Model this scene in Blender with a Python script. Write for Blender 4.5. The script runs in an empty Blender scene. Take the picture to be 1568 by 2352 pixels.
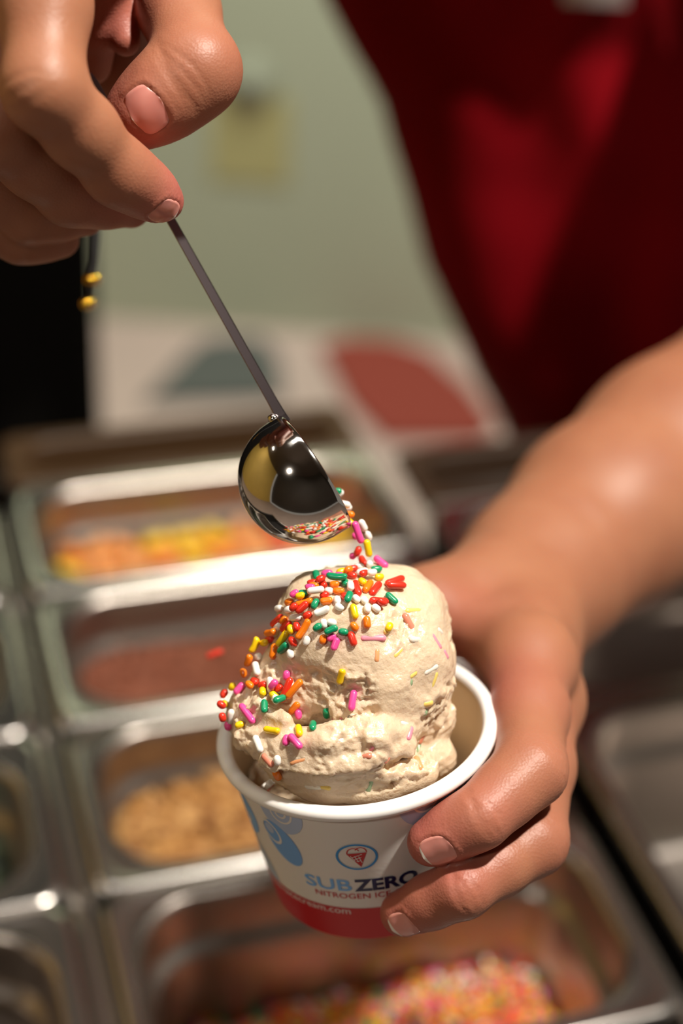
import bpy, bmesh, math, random
import numpy as np
from mathutils import Vector, Matrix
from mathutils.bvhtree import BVHTree

# ------------------------------------------------------------------ camera, world, lights, exposure
scene = bpy.context.scene
COL = scene.collection
W, H = 1568, 2352
FPX = 3500.0                              # focal length in pixels of the 1568x2352 frame
ZC = 0.90                                 # height of the counter top
PITCH, ROLL = math.radians(34.5), math.radians(-4.0)
CAM = np.array([0.0, 0.0, ZC + 0.57])
_u = np.array([0, math.sin(PITCH), math.cos(PITCH)])
FWD = np.array([0, math.cos(PITCH), -math.sin(PITCH)])
_c, _s = math.cos(ROLL), math.sin(ROLL)
RIGHT = _c * np.array([1.0, 0, 0]) - _s * _u
UP = _s * np.array([1.0, 0, 0]) + _c * _u
cd = bpy.data.cameras.new('camera')
cam = bpy.data.objects.new('camera', cd)
COL.objects.link(cam)
M = Matrix.Identity(4)
for i in range(3):
    M[i][0], M[i][1], M[i][2], M[i][3] = RIGHT[i], UP[i], -FWD[i], CAM[i]
cam.matrix_world = M
cd.sensor_fit = 'VERTICAL'
cd.sensor_height = 36.0
cd.lens = FPX * 36.0 / H
cd.clip_start = 0.02
cd.dof.use_dof = True
cd.dof.focus_distance = 0.428
cd.dof.aperture_fstop = 4.0
scene.camera = cam

scene.view_settings.view_transform = 'Standard'
scene.view_settings.look = 'None'
scene.view_settings.gamma = 1.0
scene.view_settings.use_curve_mapping = False
scene.view_settings.exposure = 0.0
try:
    scene.cycles.use_denoising = True
    scene.cycles.max_bounces = 8
    scene.cycles.sample_clamp_indirect = 6.0
    scene.cycles.caustics_reflective = False
    scene.cycles.caustics_refractive = False
except Exception:
    pass

world = bpy.data.worlds.new('world')
scene.world = world
world.use_nodes = True
bg = world.node_tree.nodes['Background']
bg.inputs[0].default_value = (1.0, 0.90, 0.78, 1)
bg.inputs[1].default_value = 0.26


def area_light(name, loc, target, size, energy, color, size_y=None):
    ld = bpy.data.lights.new(name, 'AREA')
    ld.energy = energy
    ld.color = color
    ld.size = size
    if size_y:
        ld.shape = 'RECTANGLE'
        ld.size_y = size_y
    else:
        ld.shape = 'DISK'
    o = bpy.data.objects.new(name, ld)
    COL.objects.link(o)
    o.location = loc
    d = Vector(target) - Vector(loc)
    o.rotation_euler = d.to_track_quat('-Z', 'Y').to_euler()
    return o


# ceiling spots over the counter: a strong one to the right, a strip overhead and an added fill that brightens the rear wall
area_light('ceiling_spot', (0.57, 0.30, 2.70), (0.0, 0.36, 1.15), 0.09, 50, (1.0, 0.92, 0.82))
area_light('ceiling_strip', (-0.25, 0.75, 2.75), (-0.2, 0.65, 0.9), 1.0, 6, (1.0, 0.95, 0.88), 0.22)
rs = area_light('rear_wall_fill', (0.0, 2.1, 2.78), (-0.05, 2.9, 1.3), 0.5, 30, (0.97, 0.98, 0.88), 0.25)
rs.data.spread = math.radians(115)
area_light('front_spot', (-0.75, -0.85, 2.45), (0.0, 0.42, 1.15), 0.20, 6.0, (1.0, 0.89, 0.77))

area_light('left_wall_fill', (-1.7, 0.9, 2.75), (-2.6, 0.9, 1.3), 0.5, 7, (1.0, 0.92, 0.8), 0.25)  # added lamp out of view, lights the yellow wall so steel reflects it


# ------------------------------------------------------------------ helpers
def P(px, py, d):
    """World point seen at a pixel of the frame, d metres along the viewing axis."""
    return CAM + d * (FWD + RIGHT * ((px - W / 2) / FPX) + UP * ((H / 2 - py) / FPX))


def ray(px, py):
    v = FWD + RIGHT * ((px - W / 2) / FPX) + UP * ((H / 2 - py) / FPX)
    return v / np.linalg.norm(v)


def camvec(x, y, z):
    """Direction from camera axes: right, up, towards the camera."""
    v = RIGHT * x + UP * y - FWD * z
    return v / np.linalg.norm(v)


def to_px(p):
    q = np.asarray(p) - CAM
    d = q @ FWD
    return W / 2 + FPX * (q @ RIGHT) / d, H / 2 - FPX * (q @ UP) / d, d


def on_plane(px, py, z):
    r = ray(px, py)
    return CAM + r * ((z - CAM[2]) / r[2])


def norm(v):
    v = np.asarray(v, float)
    return v / np.linalg.norm(v)


def lin(hexs, a=1.0):
    out = []
    for i in (0, 2, 4):
        c = int(hexs[i:i + 2], 16) / 255
        out.append(c / 12.92 if c <= 0.04045 else ((c + 0.055) / 1.055) ** 2.4)
    return (*out, a)


def mat(name, color, rough=0.5, metal=0.0, spec=0.5, sss=0.0, sss_rad=(1, .3, .15), sss_scale=0.004,
        noise=0.0, noise_scale=60, bump=0.0, bump_scale=300, coat=0.0, detail=4, noise_color=None):
    m = bpy.data.materials.new(name)
    m.use_nodes = True
    nt = m.node_tree
    b = nt.nodes['Principled BSDF']
    b.inputs['Base Color'].default_value = color
    b.inputs['Roughness'].default_value = rough
    b.inputs['Metallic'].default_value = metal
    b.inputs['Specular IOR Level'].default_value = spec
    b.inputs['Coat Weight'].default_value = coat
    if sss:
        b.inputs['Subsurface Weight'].default_value = sss
        b.inputs['Subsurface Radius'].default_value = sss_rad
        b.inputs['Subsurface Scale'].default_value = sss_scale
    tc = nt.nodes.new('ShaderNodeTexCoord')
    if noise:
        n = nt.nodes.new('ShaderNodeTexNoise')
        n.inputs['Scale'].default_value = noise_scale
        n.inputs['Detail'].default_value = detail
        nt.links.new(tc.outputs['Object'], n.inputs['Vector'])
        r = nt.nodes.new('ShaderNodeMix')
        r.data_type = 'RGBA'
        mr = nt.nodes.new('ShaderNodeMapRange')
        mr.inputs[1].default_value = .35
        mr.inputs[2].default_value = .65
        mr.inputs[4].default_value = noise
        nt.links.new(n.outputs['Fac'], mr.inputs[0])
        nt.links.new(mr.outputs[0], r.inputs[0])
        r.inputs[6].default_value = color
        r.inputs[7].default_value = noise_color or tuple([c * .5 for c in color[:3]] + [1])
        nt.links.new(r.outputs[2], b.inputs['Base Color'])
    if bump:
        n2 = nt.nodes.new('ShaderNodeTexNoise')
        n2.inputs['Scale'].default_value = bump_scale
        n2.inputs['Detail'].default_value = 3
        nt.links.new(tc.outputs['Object'], n2.inputs['Vector'])
        bp = nt.nodes.new('ShaderNodeBump')
        bp.inputs['Strength'].default_value = bump
        bp.inputs['Distance'].default_value = 0.0006
        nt.links.new(n2.outputs['Fac'], bp.inputs['Height'])
        nt.links.new(bp.outputs['Normal'], b.inputs['Normal'])
    return m


def mesh_obj(name, verts, faces, m, parent=None, smooth=True, world=True):
    me = bpy.data.meshes.new(name)
    me.from_pydata([tuple(map(float, v)) for v in verts], [], [tuple(map(int, f)) for f in faces])
    if smooth:
        me.polygons.foreach_set('use_smooth', [True] * len(me.polygons))
    for mm in (m if isinstance(m, (list, tuple)) else [m]):
        me.materials.append(mm)
    o = bpy.data.objects.new(name, me)
    COL.objects.link(o)
    if parent is not None:
        o.parent = parent
        if world:
            o.matrix_parent_inverse = parent.matrix_world.inverted()
    return o


def np_mesh_obj(name, verts, quads, m, parent=None):
    """Fast mesh from arrays of vertices and quads."""
    me = bpy.data.meshes.new(name)
    nq = len(quads)
    me.vertices.add(len(verts))
    me.vertices.foreach_set('co', np.asarray(verts, np.float32).ravel())
    me.loops.add(nq * 4)
    me.loops.foreach_set('vertex_index', np.asarray(quads, np.int32).ravel())
    me.polygons.add(nq)
    me.polygons.foreach_set('loop_start', np.arange(0, nq * 4, 4, dtype=np.int32))
    me.update(calc_edges=True)
    me.validate()
    me.polygons.foreach_set('use_smooth', np.ones(len(me.polygons), bool))
    for mm in (m if isinstance(m, (list, tuple)) else [m]):
        me.materials.append(mm)
    o = bpy.data.objects.new(name, me)
    COL.objects.link(o)
    if parent is not None:
        o.parent = parent
        o.matrix_parent_inverse = parent.matrix_world.inverted()
    return o


def tag(o, label=None, cat=None, group=None, kind=None):
    for k, v in (('label', label), ('category', cat), ('group', group), ('kind', kind)):
        if v:
            o[k] = v
    return o


def empty(name, loc, label=None, cat=None, group=None):
    o = bpy.data.objects.new(name, None)
    COL.objects.link(o)
    o.empty_display_size = 0.01
    o.location = tuple(map(float, loc))
    o.matrix_world = Matrix.Translation(Vector(tuple(map(float, loc))))
    return tag(o, label, cat, group)


def box(name, lo, hi, m, parent=None, bevel=0.0):
    bm = bmesh.new()
    bmesh.ops.create_cube(bm, size=1)
    for v in bm.verts:
        v.co = Vector([(lo[i] + hi[i]) / 2 + v.co[i] * (hi[i] - lo[i]) for i in range(3)])
    if bevel:
        bmesh.ops.bevel(bm, geom=bm.edges[:], offset=bevel, segments=3, affect='EDGES', profile=.5)
    me = bpy.data.meshes.new(name)
    bm.to_mesh(me)
    bm.free()
    me.materials.append(m)
    o = bpy.data.objects.new(name, me)
    COL.objects.link(o)
    if parent is not None:
        o.parent = parent
        o.matrix_parent_inverse = parent.matrix_world.inverted()
    return o


def loft(loops, close_first=False, close_last=False):
    """Vertices and quads joining equal-length closed loops."""
    n = len(loops[0])
    verts = [p for L in loops for p in L]
    faces = []
    for k in range(len(loops) - 1):
        for i in range(n):
            j = (i + 1) % n
            faces.append((k * n + i, k * n + j, (k + 1) * n + j, (k + 1) * n + i))
    if close_first:
        faces.append(tuple(range(n - 1, -1, -1)))
    if close_last:
        o = (len(loops) - 1) * n
        faces.append(tuple(o + i for i in range(n)))
    return verts, faces


def frame_for(axis, hint=(0, 0, 1)):
    a = norm(axis)
    h = np.asarray(hint, float)
    if abs(a @ norm(h)) > .95:
        h = np.array([1.0, 0, 0])
    x = norm(np.cross(h, a))
    y = np.cross(a, x)
    return x, y, a


def tube(pts, radii, seg=10, caps=True):
    pts = [np.asarray(p, float) for p in pts]
    loops = []
    x = None
    for i, p in enumerate(pts):
        t = norm(pts[min(i + 1, len(pts) - 1)] - pts[max(i - 1, 0)])
        if x is None:
            x, y, _ = frame_for(t)
        else:
            x = norm(x - t * (x @ t))
            y = np.cross(t, x)
        r = radii[i] if hasattr(radii, '__len__') else radii
        loops.append([p + r * (math.cos(a) * x + math.sin(a) * y) for a in np.linspace(0, 2 * math.pi, seg, endpoint=False)])
    return loft(loops, caps, caps)


# numpy value noise ------------------------------------------------------------
def _hash(ix, iy, iz, seed):
    n = (ix * 73856093) ^ (iy * 19349663) ^ (iz * 83492791) ^ (seed * 2654435)
    n = n.astype(np.int64) & 0x7fffffff
    n = (n ^ (n >> 13)) * 1274126177 & 0x7fffffff
    n = n ^ (n >> 16)
    return (n & 0xffff).astype(np.float32) / 65535.0


def vnoise(p, seed=0):
    i = np.floor(p).astype(np.int64)
    f = (p - i).astype(np.float32)
    f = f * f * f * (f * (f * 6 - 15) + 10)
    out = 0
    for dx in (0, 1):
        wx = f[..., 0] if dx else 1 - f[..., 0]
        for dy in (0, 1):
            wy = f[..., 1] if dy else 1 - f[..., 1]
            for dz in (0, 1):
                wz = f[..., 2] if dz else 1 - f[..., 2]
                out = out + wx * wy * wz * _hash(i[..., 0] + dx, i[..., 1] + dy, i[..., 2] + dz, seed)
    return out * 2 - 1


# signed distance modelling ----------------------------------------------------
class Field:
    def __init__(self, lo, hi, h):
        self.lo = np.asarray(lo, float)
        self.h = h
        self.n = np.ceil((np.asarray(hi) - self.lo) / h).astype(int) + 1
        self.v = np.full(self.n, 0.05, np.float32)
        self.ax = [(self.lo[i] + h * np.arange(self.n[i])).astype(np.float32) for i in range(3)]

    def blank(self):
        f = Field.__new__(Field)
        f.lo, f.h, f.n, f.ax = self.lo, self.h, self.n, self.ax
        f.v = np.full(self.n, 0.05, np.float32)
        return f

    def sub(self, lo, hi):
        a = np.clip(np.floor((np.asarray(lo) - self.lo) / self.h).astype(int), 0, self.n)
        b = np.clip(np.ceil((np.asarray(hi) - self.lo) / self.h).astype(int) + 1, 0, self.n)
        sl = tuple(slice(a[i], b[i]) for i in range(3))
        X = self.ax[0][sl[0]][:, None, None]
        Y = self.ax[1][sl[1]][None, :, None]
        Z = self.ax[2][sl[2]][None, None, :]
        return sl, X, Y, Z

    @staticmethod
    def smin(a, b, k):
        if k <= 0:
            return np.minimum(a, b)
        hh = np.maximum(k - np.abs(a - b), 0) / k
        return np.minimum(a, b) - hh * hh * k * 0.25

    def cone(self, a, b, ra, rb, k=0.004, margin=0.014):
        a = np.asarray(a, float)
        b = np.asarray(b, float)
        r = max(ra, rb) + margin
        sl, X, Y, Z = self.sub(np.minimum(a, b) - r, np.maximum(a, b) + r)
        if min(s.stop - s.start for s in sl) <= 0:
            return
        ab = (b - a).astype(np.float32)
        L2 = float(ab @ ab) + 1e-12
        dx, dy, dz = X - np.float32(a[0]), Y - np.float32(a[1]), Z - np.float32(a[2])
        t = np.clip((dx * ab[0] + dy * ab[1] + dz * ab[2]) / np.float32(L2), 0, 1)
        d = np.sqrt((dx - t * ab[0]) ** 2 + (dy - t * ab[1]) ** 2 + (dz - t * ab[2]) ** 2) - (ra + (rb - ra) * t)
        self.v[sl] = self.smin(self.v[sl], d.astype(np.float32), k)

    def chain(self, pts, radii, k=0.004):
        for i in range(len(pts) - 1):
            self.cone(pts[i], pts[i + 1], radii[i], radii[i + 1], k)

    def ellipsoid(self, c, axes, radii, k=0.004, margin=0.012):
        """axes: three unit vectors, radii: three half sizes."""
        c = np.asarray(c, float)
        r = max(radii) + margin
        sl, X, Y, Z = self.sub(c - r, c + r)
        if min(s.stop - s.start for s in sl) <= 0:
            return
        dx, dy, dz = X - np.float32(c[0]), Y - np.float32(c[1]), Z - np.float32(c[2])
        q = [(dx * a[0] + dy * a[1] + dz * a[2]).astype(np.float32) for a in axes]
        k0 = np.sqrt(sum((q[i] / radii[i]) ** 2 for i in range(3)))
        k1 = np.sqrt(sum((q[i] / radii[i] ** 2) ** 2 for i in range(3))) + 1e-6
        d = k0 * (k0 - 1) / k1
        self.v[sl] = self.smin(self.v[sl], d.astype(np.float32), k)

    def merge(self, other, k):
        self.v = self.smin(self.v, other.v, k)

    def crease(self, J, axis, dorsal, r, amp, width, offs=(0.0,), side=0.0):
        """Skin folds across a joint on its dorsal side."""
        J = np.asarray(J, float)
        R = r * 1.5
        sl, X, Y, Z = self.sub(J - R, J + R)
        if min(s.stop - s.start for s in sl) <= 0:
            return
        a, d = norm(axis), norm(dorsal)
        sd = np.cross(a, d)
        dx, dy, dz = X - np.float32(J[0]), Y - np.float32(J[1]), Z - np.float32(J[2])
        s = dx * a[0] + dy * a[1] + dz * a[2]
        e = dx * d[0] + dy * d[1] + dz * d[2]
        w = dx * sd[0] + dy * sd[1] + dz * sd[2]
        m = np.clip((e / r - side) / 0.5, 0, 1) * np.clip(1.35 - np.abs(w) / r, 0, 1)
        add = 0
        for i, o in enumerate(offs):
            bend = o + 0.10 * r * np.sin(w / r * 2.2 + i) - np.sign(o) * 0.18 * (w * w) / r
            add = add + np.exp(-((s - bend) / width) ** 2)
        self.v[sl] += (amp * m * add).astype(np.float32)

    def mesh(self, iso=0.0):
        v = self.v - iso
        s = v < 0
        n = v.shape
        c = [(i, j, k) for i in (0, 1) for j in (0, 1) for k in (0, 1)]
        cnt = np.zeros((n[0] - 1, n[1] - 1, n[2] - 1), np.int8)
        for i, j, k in c:
            cnt += s[i:n[0] - 1 + i, j:n[1] - 1 + j, k:n[2] - 1 + k]
        act = (cnt > 0) & (cnt < 8)
        I = np.argwhere(act)
        idx = np.full(act.shape, -1, np.int32)
        idx[act] = np.arange(len(I))
        val = {q: v[I[:, 0] + q[0], I[:, 1] + q[1], I[:, 2] + q[2]] for q in c}
        acc = np.zeros((len(I), 3))
        num = np.zeros(len(I))
        for q in c:
            for ax in range(3):
                if q[ax] == 0:
                    q2 = list(q)
                    q2[ax] = 1
                    q2 = tuple(q2)
                    a, b = val[q], val[q2]
                    cr = (a < 0) != (b < 0)
                    t = np.where(cr, a / np.where(cr, a - b, 1), 0)
                    p = np.array(q, float)[None, :].repeat(len(I), 0)
                    p[:, ax] = t
                    acc += p * cr[:, None]
                    num += cr
        V = (I + acc / num[:, None]) * self.h + self.lo
        quads = []
        for ax in range(3):
            u, w = (ax + 1) % 3, (ax + 2) % 3
            sl0 = [slice(1, n[i] - 1) for i in range(3)]
            sl1 = list(sl0)
            sl0[ax] = slice(0, n[ax] - 1)
            sl1[ax] = slice(1, n[ax])
            A, B = s[tuple(sl0)], s[tuple(sl1)]
            E = np.argwhere(A != B)
            if not len(E):
                continue
            base = E.copy()
            base[:, u] += 1
            base[:, w] += 1
            flip = A[E[:, 0], E[:, 1], E[:, 2]]
            qs = []
            for du, dw in ((1, 1), (0, 1), (0, 0), (1, 0)):
                cc = base.copy()
                cc[:, u] -= du
                cc[:, w] -= dw
                qs.append(idx[cc[:, 0], cc[:, 1], cc[:, 2]])
            Q = np.stack(qs, 1)
            Q = np.where(flip[:, None], Q, Q[:, ::-1])
            quads.append(Q)
        return V, np.concatenate(quads)


random.seed(7)
rng = np.random.default_rng(11)

# ------------------------------------------------------------------ materials
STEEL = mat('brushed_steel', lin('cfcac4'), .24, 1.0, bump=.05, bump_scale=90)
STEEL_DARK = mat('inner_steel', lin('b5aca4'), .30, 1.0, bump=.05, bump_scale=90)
SCOOP = mat('polished_steel', lin('d6d2cc'), .09, 1.0, noise=.18, noise_scale=220)
BLACK = mat('black_plastic', lin('0a0908'), .7, spec=.2)
SKIN = None

# ------------------------------------------------------------------ room
wall_m = mat('painted_wall', lin('a2a892'), .75, noise=.10, noise_scale=1.5)
floor_m = mat('pale_floor', lin('b3a096'), .55, noise=.15, noise_scale=3)
WY = 2.78
wall = box('wall_back', (-3.0, WY, 0), (3.0, WY + .1, 2.9), wall_m)
tag(wall, kind='structure')
floor = box('floor', (-3.0, -1.5, -.1), (3.0, WY, 0), floor_m)
tag(floor, kind='structure')
wl = box('wall_left', (-2.6, -1.5, 0), (-2.5, WY, 2.9), mat('yellow_wall', lin('d9b458'), .7, noise=.1, noise_scale=2))
tag(wl, kind='structure')
wf = box('wall_front', (-2.6, -1.9, 0), (3.0, -1.8, 2.9), mat('dark_wall', lin('3a322c'), .7, noise=.2, noise_scale=2))
tag(wf, kind='structure')
cl_ = box('ceiling', (-2.6, -1.9, 2.85), (3.0, WY + .1, 2.95), mat('dim_ceiling', lin('5c5048'), .8, noise=.1, noise_scale=2))
tag(cl_, kind='structure')

cab = empty('equipment_cabinet', (-0.9, 1.6, 0), 'tall black cabinet standing on the floor behind the hand with the scoop', 'cabinet')
ex_ = P(226, 750, 1.55)
box('body', (ex_[0] - .75, ex_[1], 0.04), (ex_[0], ex_[1] + .5, 1.9), BLACK, cab, .006)
box('plinth', (ex_[0] - .73, ex_[1] + .02, 0), (ex_[0] - .02, ex_[1] + .48, .045), BLACK, cab)
box('door', (ex_[0] - .74, ex_[1] - .018, .08), (ex_[0] - .01, ex_[1] + .002, 1.86), BLACK, cab, .004)
_ang = math.atan2(-ex_[0], ex_[1]) + .10
_piv = Vector((ex_[0], ex_[1], 0))
cab.matrix_world = Matrix.Translation(_piv) @ Matrix.Rotation(_ang, 4, 'Z') @ Matrix.Translation(-_piv) @ cab.matrix_world

# mats on the floor between the counter and the wall
def mat_on_floor(name, pts, m, label):
    c = np.mean([on_plane(x, y, 0) for x, y in pts], 0)
    o = empty(name, c, label, 'mat')
    top = [on_plane(x, y, 0) + np.array([0, 0, .012]) for x, y in pts]
    bot = [q - np.array([0, 0, .0118]) for q in top]
    ins = [q + (np.append(c[:2], q[2]) - q) * .06 + np.array([0, 0, .001]) for q in top]
    v, f = loft([bot, top, ins], True, True)
    mesh_obj('rubber_sheet', v, f, m, o, smooth=False)

mat_on_floor('floor_mat', [(735, 805), (800, 785), (900, 790), (985, 820), (1080, 905), (1135, 985), (1100, 1015), (880, 1015), (800, 930)],
             mat('red_rubber', lin('7e3022'), .8, bump=.3), 'red floor mat lying behind the counter beside the red shirt')
mat_on_floor('floor_mat', [(455, 800), (500, 785), (600, 785), (640, 830), (650, 920), (330, 930)],
             mat('grey_rubber', lin('4c504c'), .8, bump=.3), 'grey floor mat lying behind the counter left of the red mat')

# wall fittings: a round knob plate and a small yellow notice
kp = P(570, 190, 1.0)
def on_wall(px, py):
    r = ray(px, py)
    return CAM + r * ((WY - CAM[1]) / r[1])
q = on_wall(572, 190)
kn = empty('wall_switch', q, 'round grey-green switch plate on the pale green wall', 'switch')
v, f = loft([[q + np.array([rr * math.cos(t), -yy, rr * math.sin(t)]) for t in np.linspace(0, 2 * math.pi, 24, endpoint=False)]
             for rr, yy in ((.050, 0), (.050, .006), (.044, .012), (.020, .012), (.018, .026), (.012, .03))], True, True)
mesh_obj('plate', v, f, mat('grey_plate', lin('878b78'), .6), kn)
q = on_wall(575, 320)
nt_ = empty('notice', q, 'small yellow notice on the wall below the round switch plate', 'notice')
box('card', (q[0] - .075, q[1] - .004, q[2] - .085), (q[0] + .075, q[1] + .0, q[2] + .085), mat('yellow_card', lin('a39e6e'), .7), nt_, .001)

# ------------------------------------------------------------------ counter and pans
YAW = math.radians(19.09)
GO = np.array([-.1033, .4931])
GX = np.array([math.cos(YAW), math.sin(YAW)])
GY = np.array([-math.sin(YAW), math.cos(YAW)])


def GP(a, b, z=0.0):
    q = GO + a * GX + b * GY
    return np.array([q[0], q[1], ZC + z])


def gridbox(name, a0, a1, b0, b1, z0, z1, m, parent, r=.002):
    loops = []
    for ins, z in ((r, z0), (0, z0 + r), (0, z1 - r), (r, z1)):
        loops.append([GP(a0 + ins, b0 + ins, z), GP(a1 - ins, b0 + ins, z), GP(a1 - ins, b1 - ins, z), GP(a0 + ins, b1 - ins, z)])
    v, f = loft(loops, True, True)
    return mesh_obj(name, v, f, m, parent, smooth=False)


def rrect(a0, a1, b0, b1, r, z, n=7):
    pts = []
    for cx, cy, s in ((a1 - r, b0 + r, -90), (a1 - r, b1 - r, 0), (a0 + r, b1 - r, 90), (a0 + r, b0 + r, 180)):
        for k in range(n):
            t = math.radians(s + 90 * k / (n - 1))
            pts.append(GP(cx + r * math.cos(t), cy + r * math.sin(t), z))
    return pts


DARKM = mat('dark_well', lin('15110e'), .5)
ctr = empty('topping_counter', GP(.1, .1, -.9), 'stainless topping counter holding rows of steel pans of toppings', 'counter')
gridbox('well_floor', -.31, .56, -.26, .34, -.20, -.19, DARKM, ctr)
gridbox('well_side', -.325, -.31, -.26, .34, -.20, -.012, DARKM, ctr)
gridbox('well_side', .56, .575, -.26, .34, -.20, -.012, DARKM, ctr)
gridbox('well_end', -.325, .575, -.275, -.26, -.20, -.012, STEEL, ctr)
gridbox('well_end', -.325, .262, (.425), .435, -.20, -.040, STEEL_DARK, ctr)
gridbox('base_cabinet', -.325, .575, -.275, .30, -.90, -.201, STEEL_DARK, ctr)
for a0, a1, lb in ((-.0135, -.0015, 'narrow steel divider bar between the left and middle rows of pans'),
                   (.252, .2625, 'dark steel divider bar in the gap between the middle and right rows of pans')):
    db = empty('divider_bar', GP((a0 + a1) / 2, .1, -.02), lb, 'divider')
    zt = -.0015 if a0 < 0 else -.022
    loops = []
    for bb in (-.255, .33):
        w = a1 - a0
        loops.append([GP(a0 + w * s, bb, zt + dz) for s, dz in ((0, -.012), (0, -.003), (.25, 0), (.75, 0), (1, -.003), (1, -.012))])
    v, f = loft(loops, True, True)
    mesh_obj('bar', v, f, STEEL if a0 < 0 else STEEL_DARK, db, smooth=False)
    for bb in (-.25, .325):
        gridbox('end_tab', a0 + .002, a1 - .002, bb - .006, bb + .004, zt - .03, zt - .011, STEEL_DARK, db)


def make_pan(a0, a1, b0, b1, label, depth=.10, fl=.0125, rr=.034, m1=None, m2=None):
    o = empty('topping_pan', GP((a0 + a1) / 2, (b0 + b1) / 2, -depth), label, 'pan', 'steel pans in the topping counter')
    # flange with a rolled edge
    loops = []
    for ins, r, z in ((0.0006, .010, -.0065), (0, .011, -.004), (0, .011, -.0015), (.0012, .012, 0.0), (.003, .013, .0006),
                      (.0055, .015, -.0002), (fl - .005, rr - .002, -.0004), (fl - .0022, rr - .001, -.0001)):
        loops.append(rrect(a0 + ins, a1 - ins, b0 + ins, b1 - ins, r, z))
    v, f = loft(loops)
    mesh_obj('rim', v, f, m1 or STEEL, o)
    loops = []
    for ins, r, z in ((fl - .0022, rr - .001, -.0001), (fl - .0008, rr, -.0012), (fl, rr, -.004), (fl + .0012, rr - .001, -.026), (fl + .0022, rr - .002, -.029),
                      (fl + .0062, rr - .004, -.0315), (fl + .0075, rr - .005, -.035), (fl + .013, rr - .008, -depth + .012),
                      (fl + .016, rr - .010, -depth + .004), (fl + .024, rr - .014, -depth)):
        loops.append(rrect(a0 + ins, a1 - ins, b0 + ins, b1 - ins, max(r, .006), z))
    v, f = loft(loops, False, True)
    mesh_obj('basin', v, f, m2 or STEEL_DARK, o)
    return o


def fill_field(a0, a1, b0, b1, zfun, n=46, ins=.0235, rr=.024):
    """Heap surface that fills a pan: grid points kept inside the rounded basin."""
    verts, faces = [], []
    A0, A1, B0, B1 = a0 + ins, a1 - ins, b0 + ins, b1 - ins
    nb = max(8, int(n * (B1 - B0) / (A1 - A0)))
    for i in range(n + 1):
        for j in range(nb + 1):
            u, w = i / n, j / nb
            a, b = A0 + u * (A1 - A0), B0 + w * (B1 - B0)
            # squeeze the corners onto the rounded outline
            for ca, cb, sa, sb in ((A0 + rr, B0 + rr, -1, -1), (A1 - rr, B0 + rr, 1, -1), (A0 + rr, B1 - rr, -1, 1), (A1 - rr, B1 - rr, 1, 1)):
                da, dbb = (a - ca) * sa, (b - cb) * sb
                if da > 0 and dbb > 0:
                    L = math.hypot(da, dbb)
                    k = max(da, dbb) / L
                    a, b = ca + sa * da * k, cb + sb * dbb * k
            verts.append(GP(a, b, zfun(u, w)))
    for i in range(n):
        for j in range(nb):
            p = i * (nb + 1) + j
            faces.append((p, p + nb + 1, p + nb + 2, p + 1))
    return verts, faces


def bits_mesh(name, spots, sizes, cols, parent=None):
    """Loose crumbs joined into one mass: jittered eight-cornered bits."""
    V, Fc, mi = [], [], []
    for k, (p, s) in enumerate(zip(spots, sizes)):
        R = Matrix.Rotation(random.uniform(0, 6.28), 3, Vector(rng.normal(size=3)).normalized())
        o = len(V)
        sc = [s * random.uniform(.6, 1.2) for _ in range(3)]
        for x in (-.5, .5):
            for y in (-.5, .5):
                for z in (-.5, .5):
                    q = R @ Vector((x * sc[0] * random.uniform(.7, 1.2), y * sc[1] * random.uniform(.7, 1.2), z * sc[2] * random.uniform(.7, 1.2)))
                    V.append(p + np.array(q))
        for fc in ((0, 1, 3, 2), (4, 6, 7, 5), (0, 4, 5, 1), (2, 3, 7, 6), (0, 2, 6, 4), (1, 5, 7, 3)):
            Fc.append([o + i for i in fc])
            mi.append(k % len(cols))
    ob = mesh_obj(name, V, Fc, cols, parent, smooth=False)
    ob.data.polygons.foreach_set('material_index', mi)
    return ob


S = .1191
MA0, MA1 = .0, .2475
pans = {}
rows_b = {'E': (-S - .012, -.001), 'D': (.0, S - .0005), 'C': (S, 2 * S - .0005), 'B': (2 * S, 3 * S - .0005), 'A': (3 * S, 3 * S + .064)}
BROWN = mat('brown_plastic', lin('432d16'), .5)
DBROWN = mat('dark_brown_plastic', lin('3a2a1e'), .4)
for key, lb in (('E', 'steel pan of rainbow sprinkles below the paper cup, nearest in the middle row'),
                ('D', 'steel pan of chopped nuts left of the paper cup'),
                ('C', 'steel pan of fine red-brown crumbs left of the ice cream'),
                ('B', 'steel pan of orange and yellow candies behind the scoop bowl'),
                ('A', 'brown plastic pan at the far end of the middle row')):
    b0, b1 = rows_b[key]
    make_pan(MA0, MA1, b0, b1, lb, m1=BROWN if key == 'A' else None, m2=BROWN if key == 'A' else None, rr=.026 if key == 'A' else .034)
for b0, b1, lb in ((-S - .012, -.001, 'nearest steel pan of the left row, with dark contents'),
                   (.0, S - .0005, 'steel pan with dark green contents, left of the chopped nuts'),
                   (S, 2 * S - .0005, 'steel pan with olive brown contents, left of the red-brown crumbs'),
                   (2 * S, 3 * S - .0005, 'left row steel pan beside the orange and yellow candies'),
                   (3 * S, 3 * S + .064, 'farthest steel pan of the left row, below the black cabinet')):
    make_pan(-.262, -.015, b0, b1, lb)
for b0, b1, lb in ((-.165, .071, 'steel pan right of the hand that holds the cup'),
                   (.0715, .278, 'steel pan behind the wrist of the hand that holds the cup'),
                   (.2785, .350, 'dark brown plastic pan at the far end of the right row')):
    far = b0 > .25
    make_pan(.2645, .515, b0, b1, lb, m1=DBROWN if far else None, m2=DBROWN if far else None, rr=.026 if far else .034)

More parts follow.
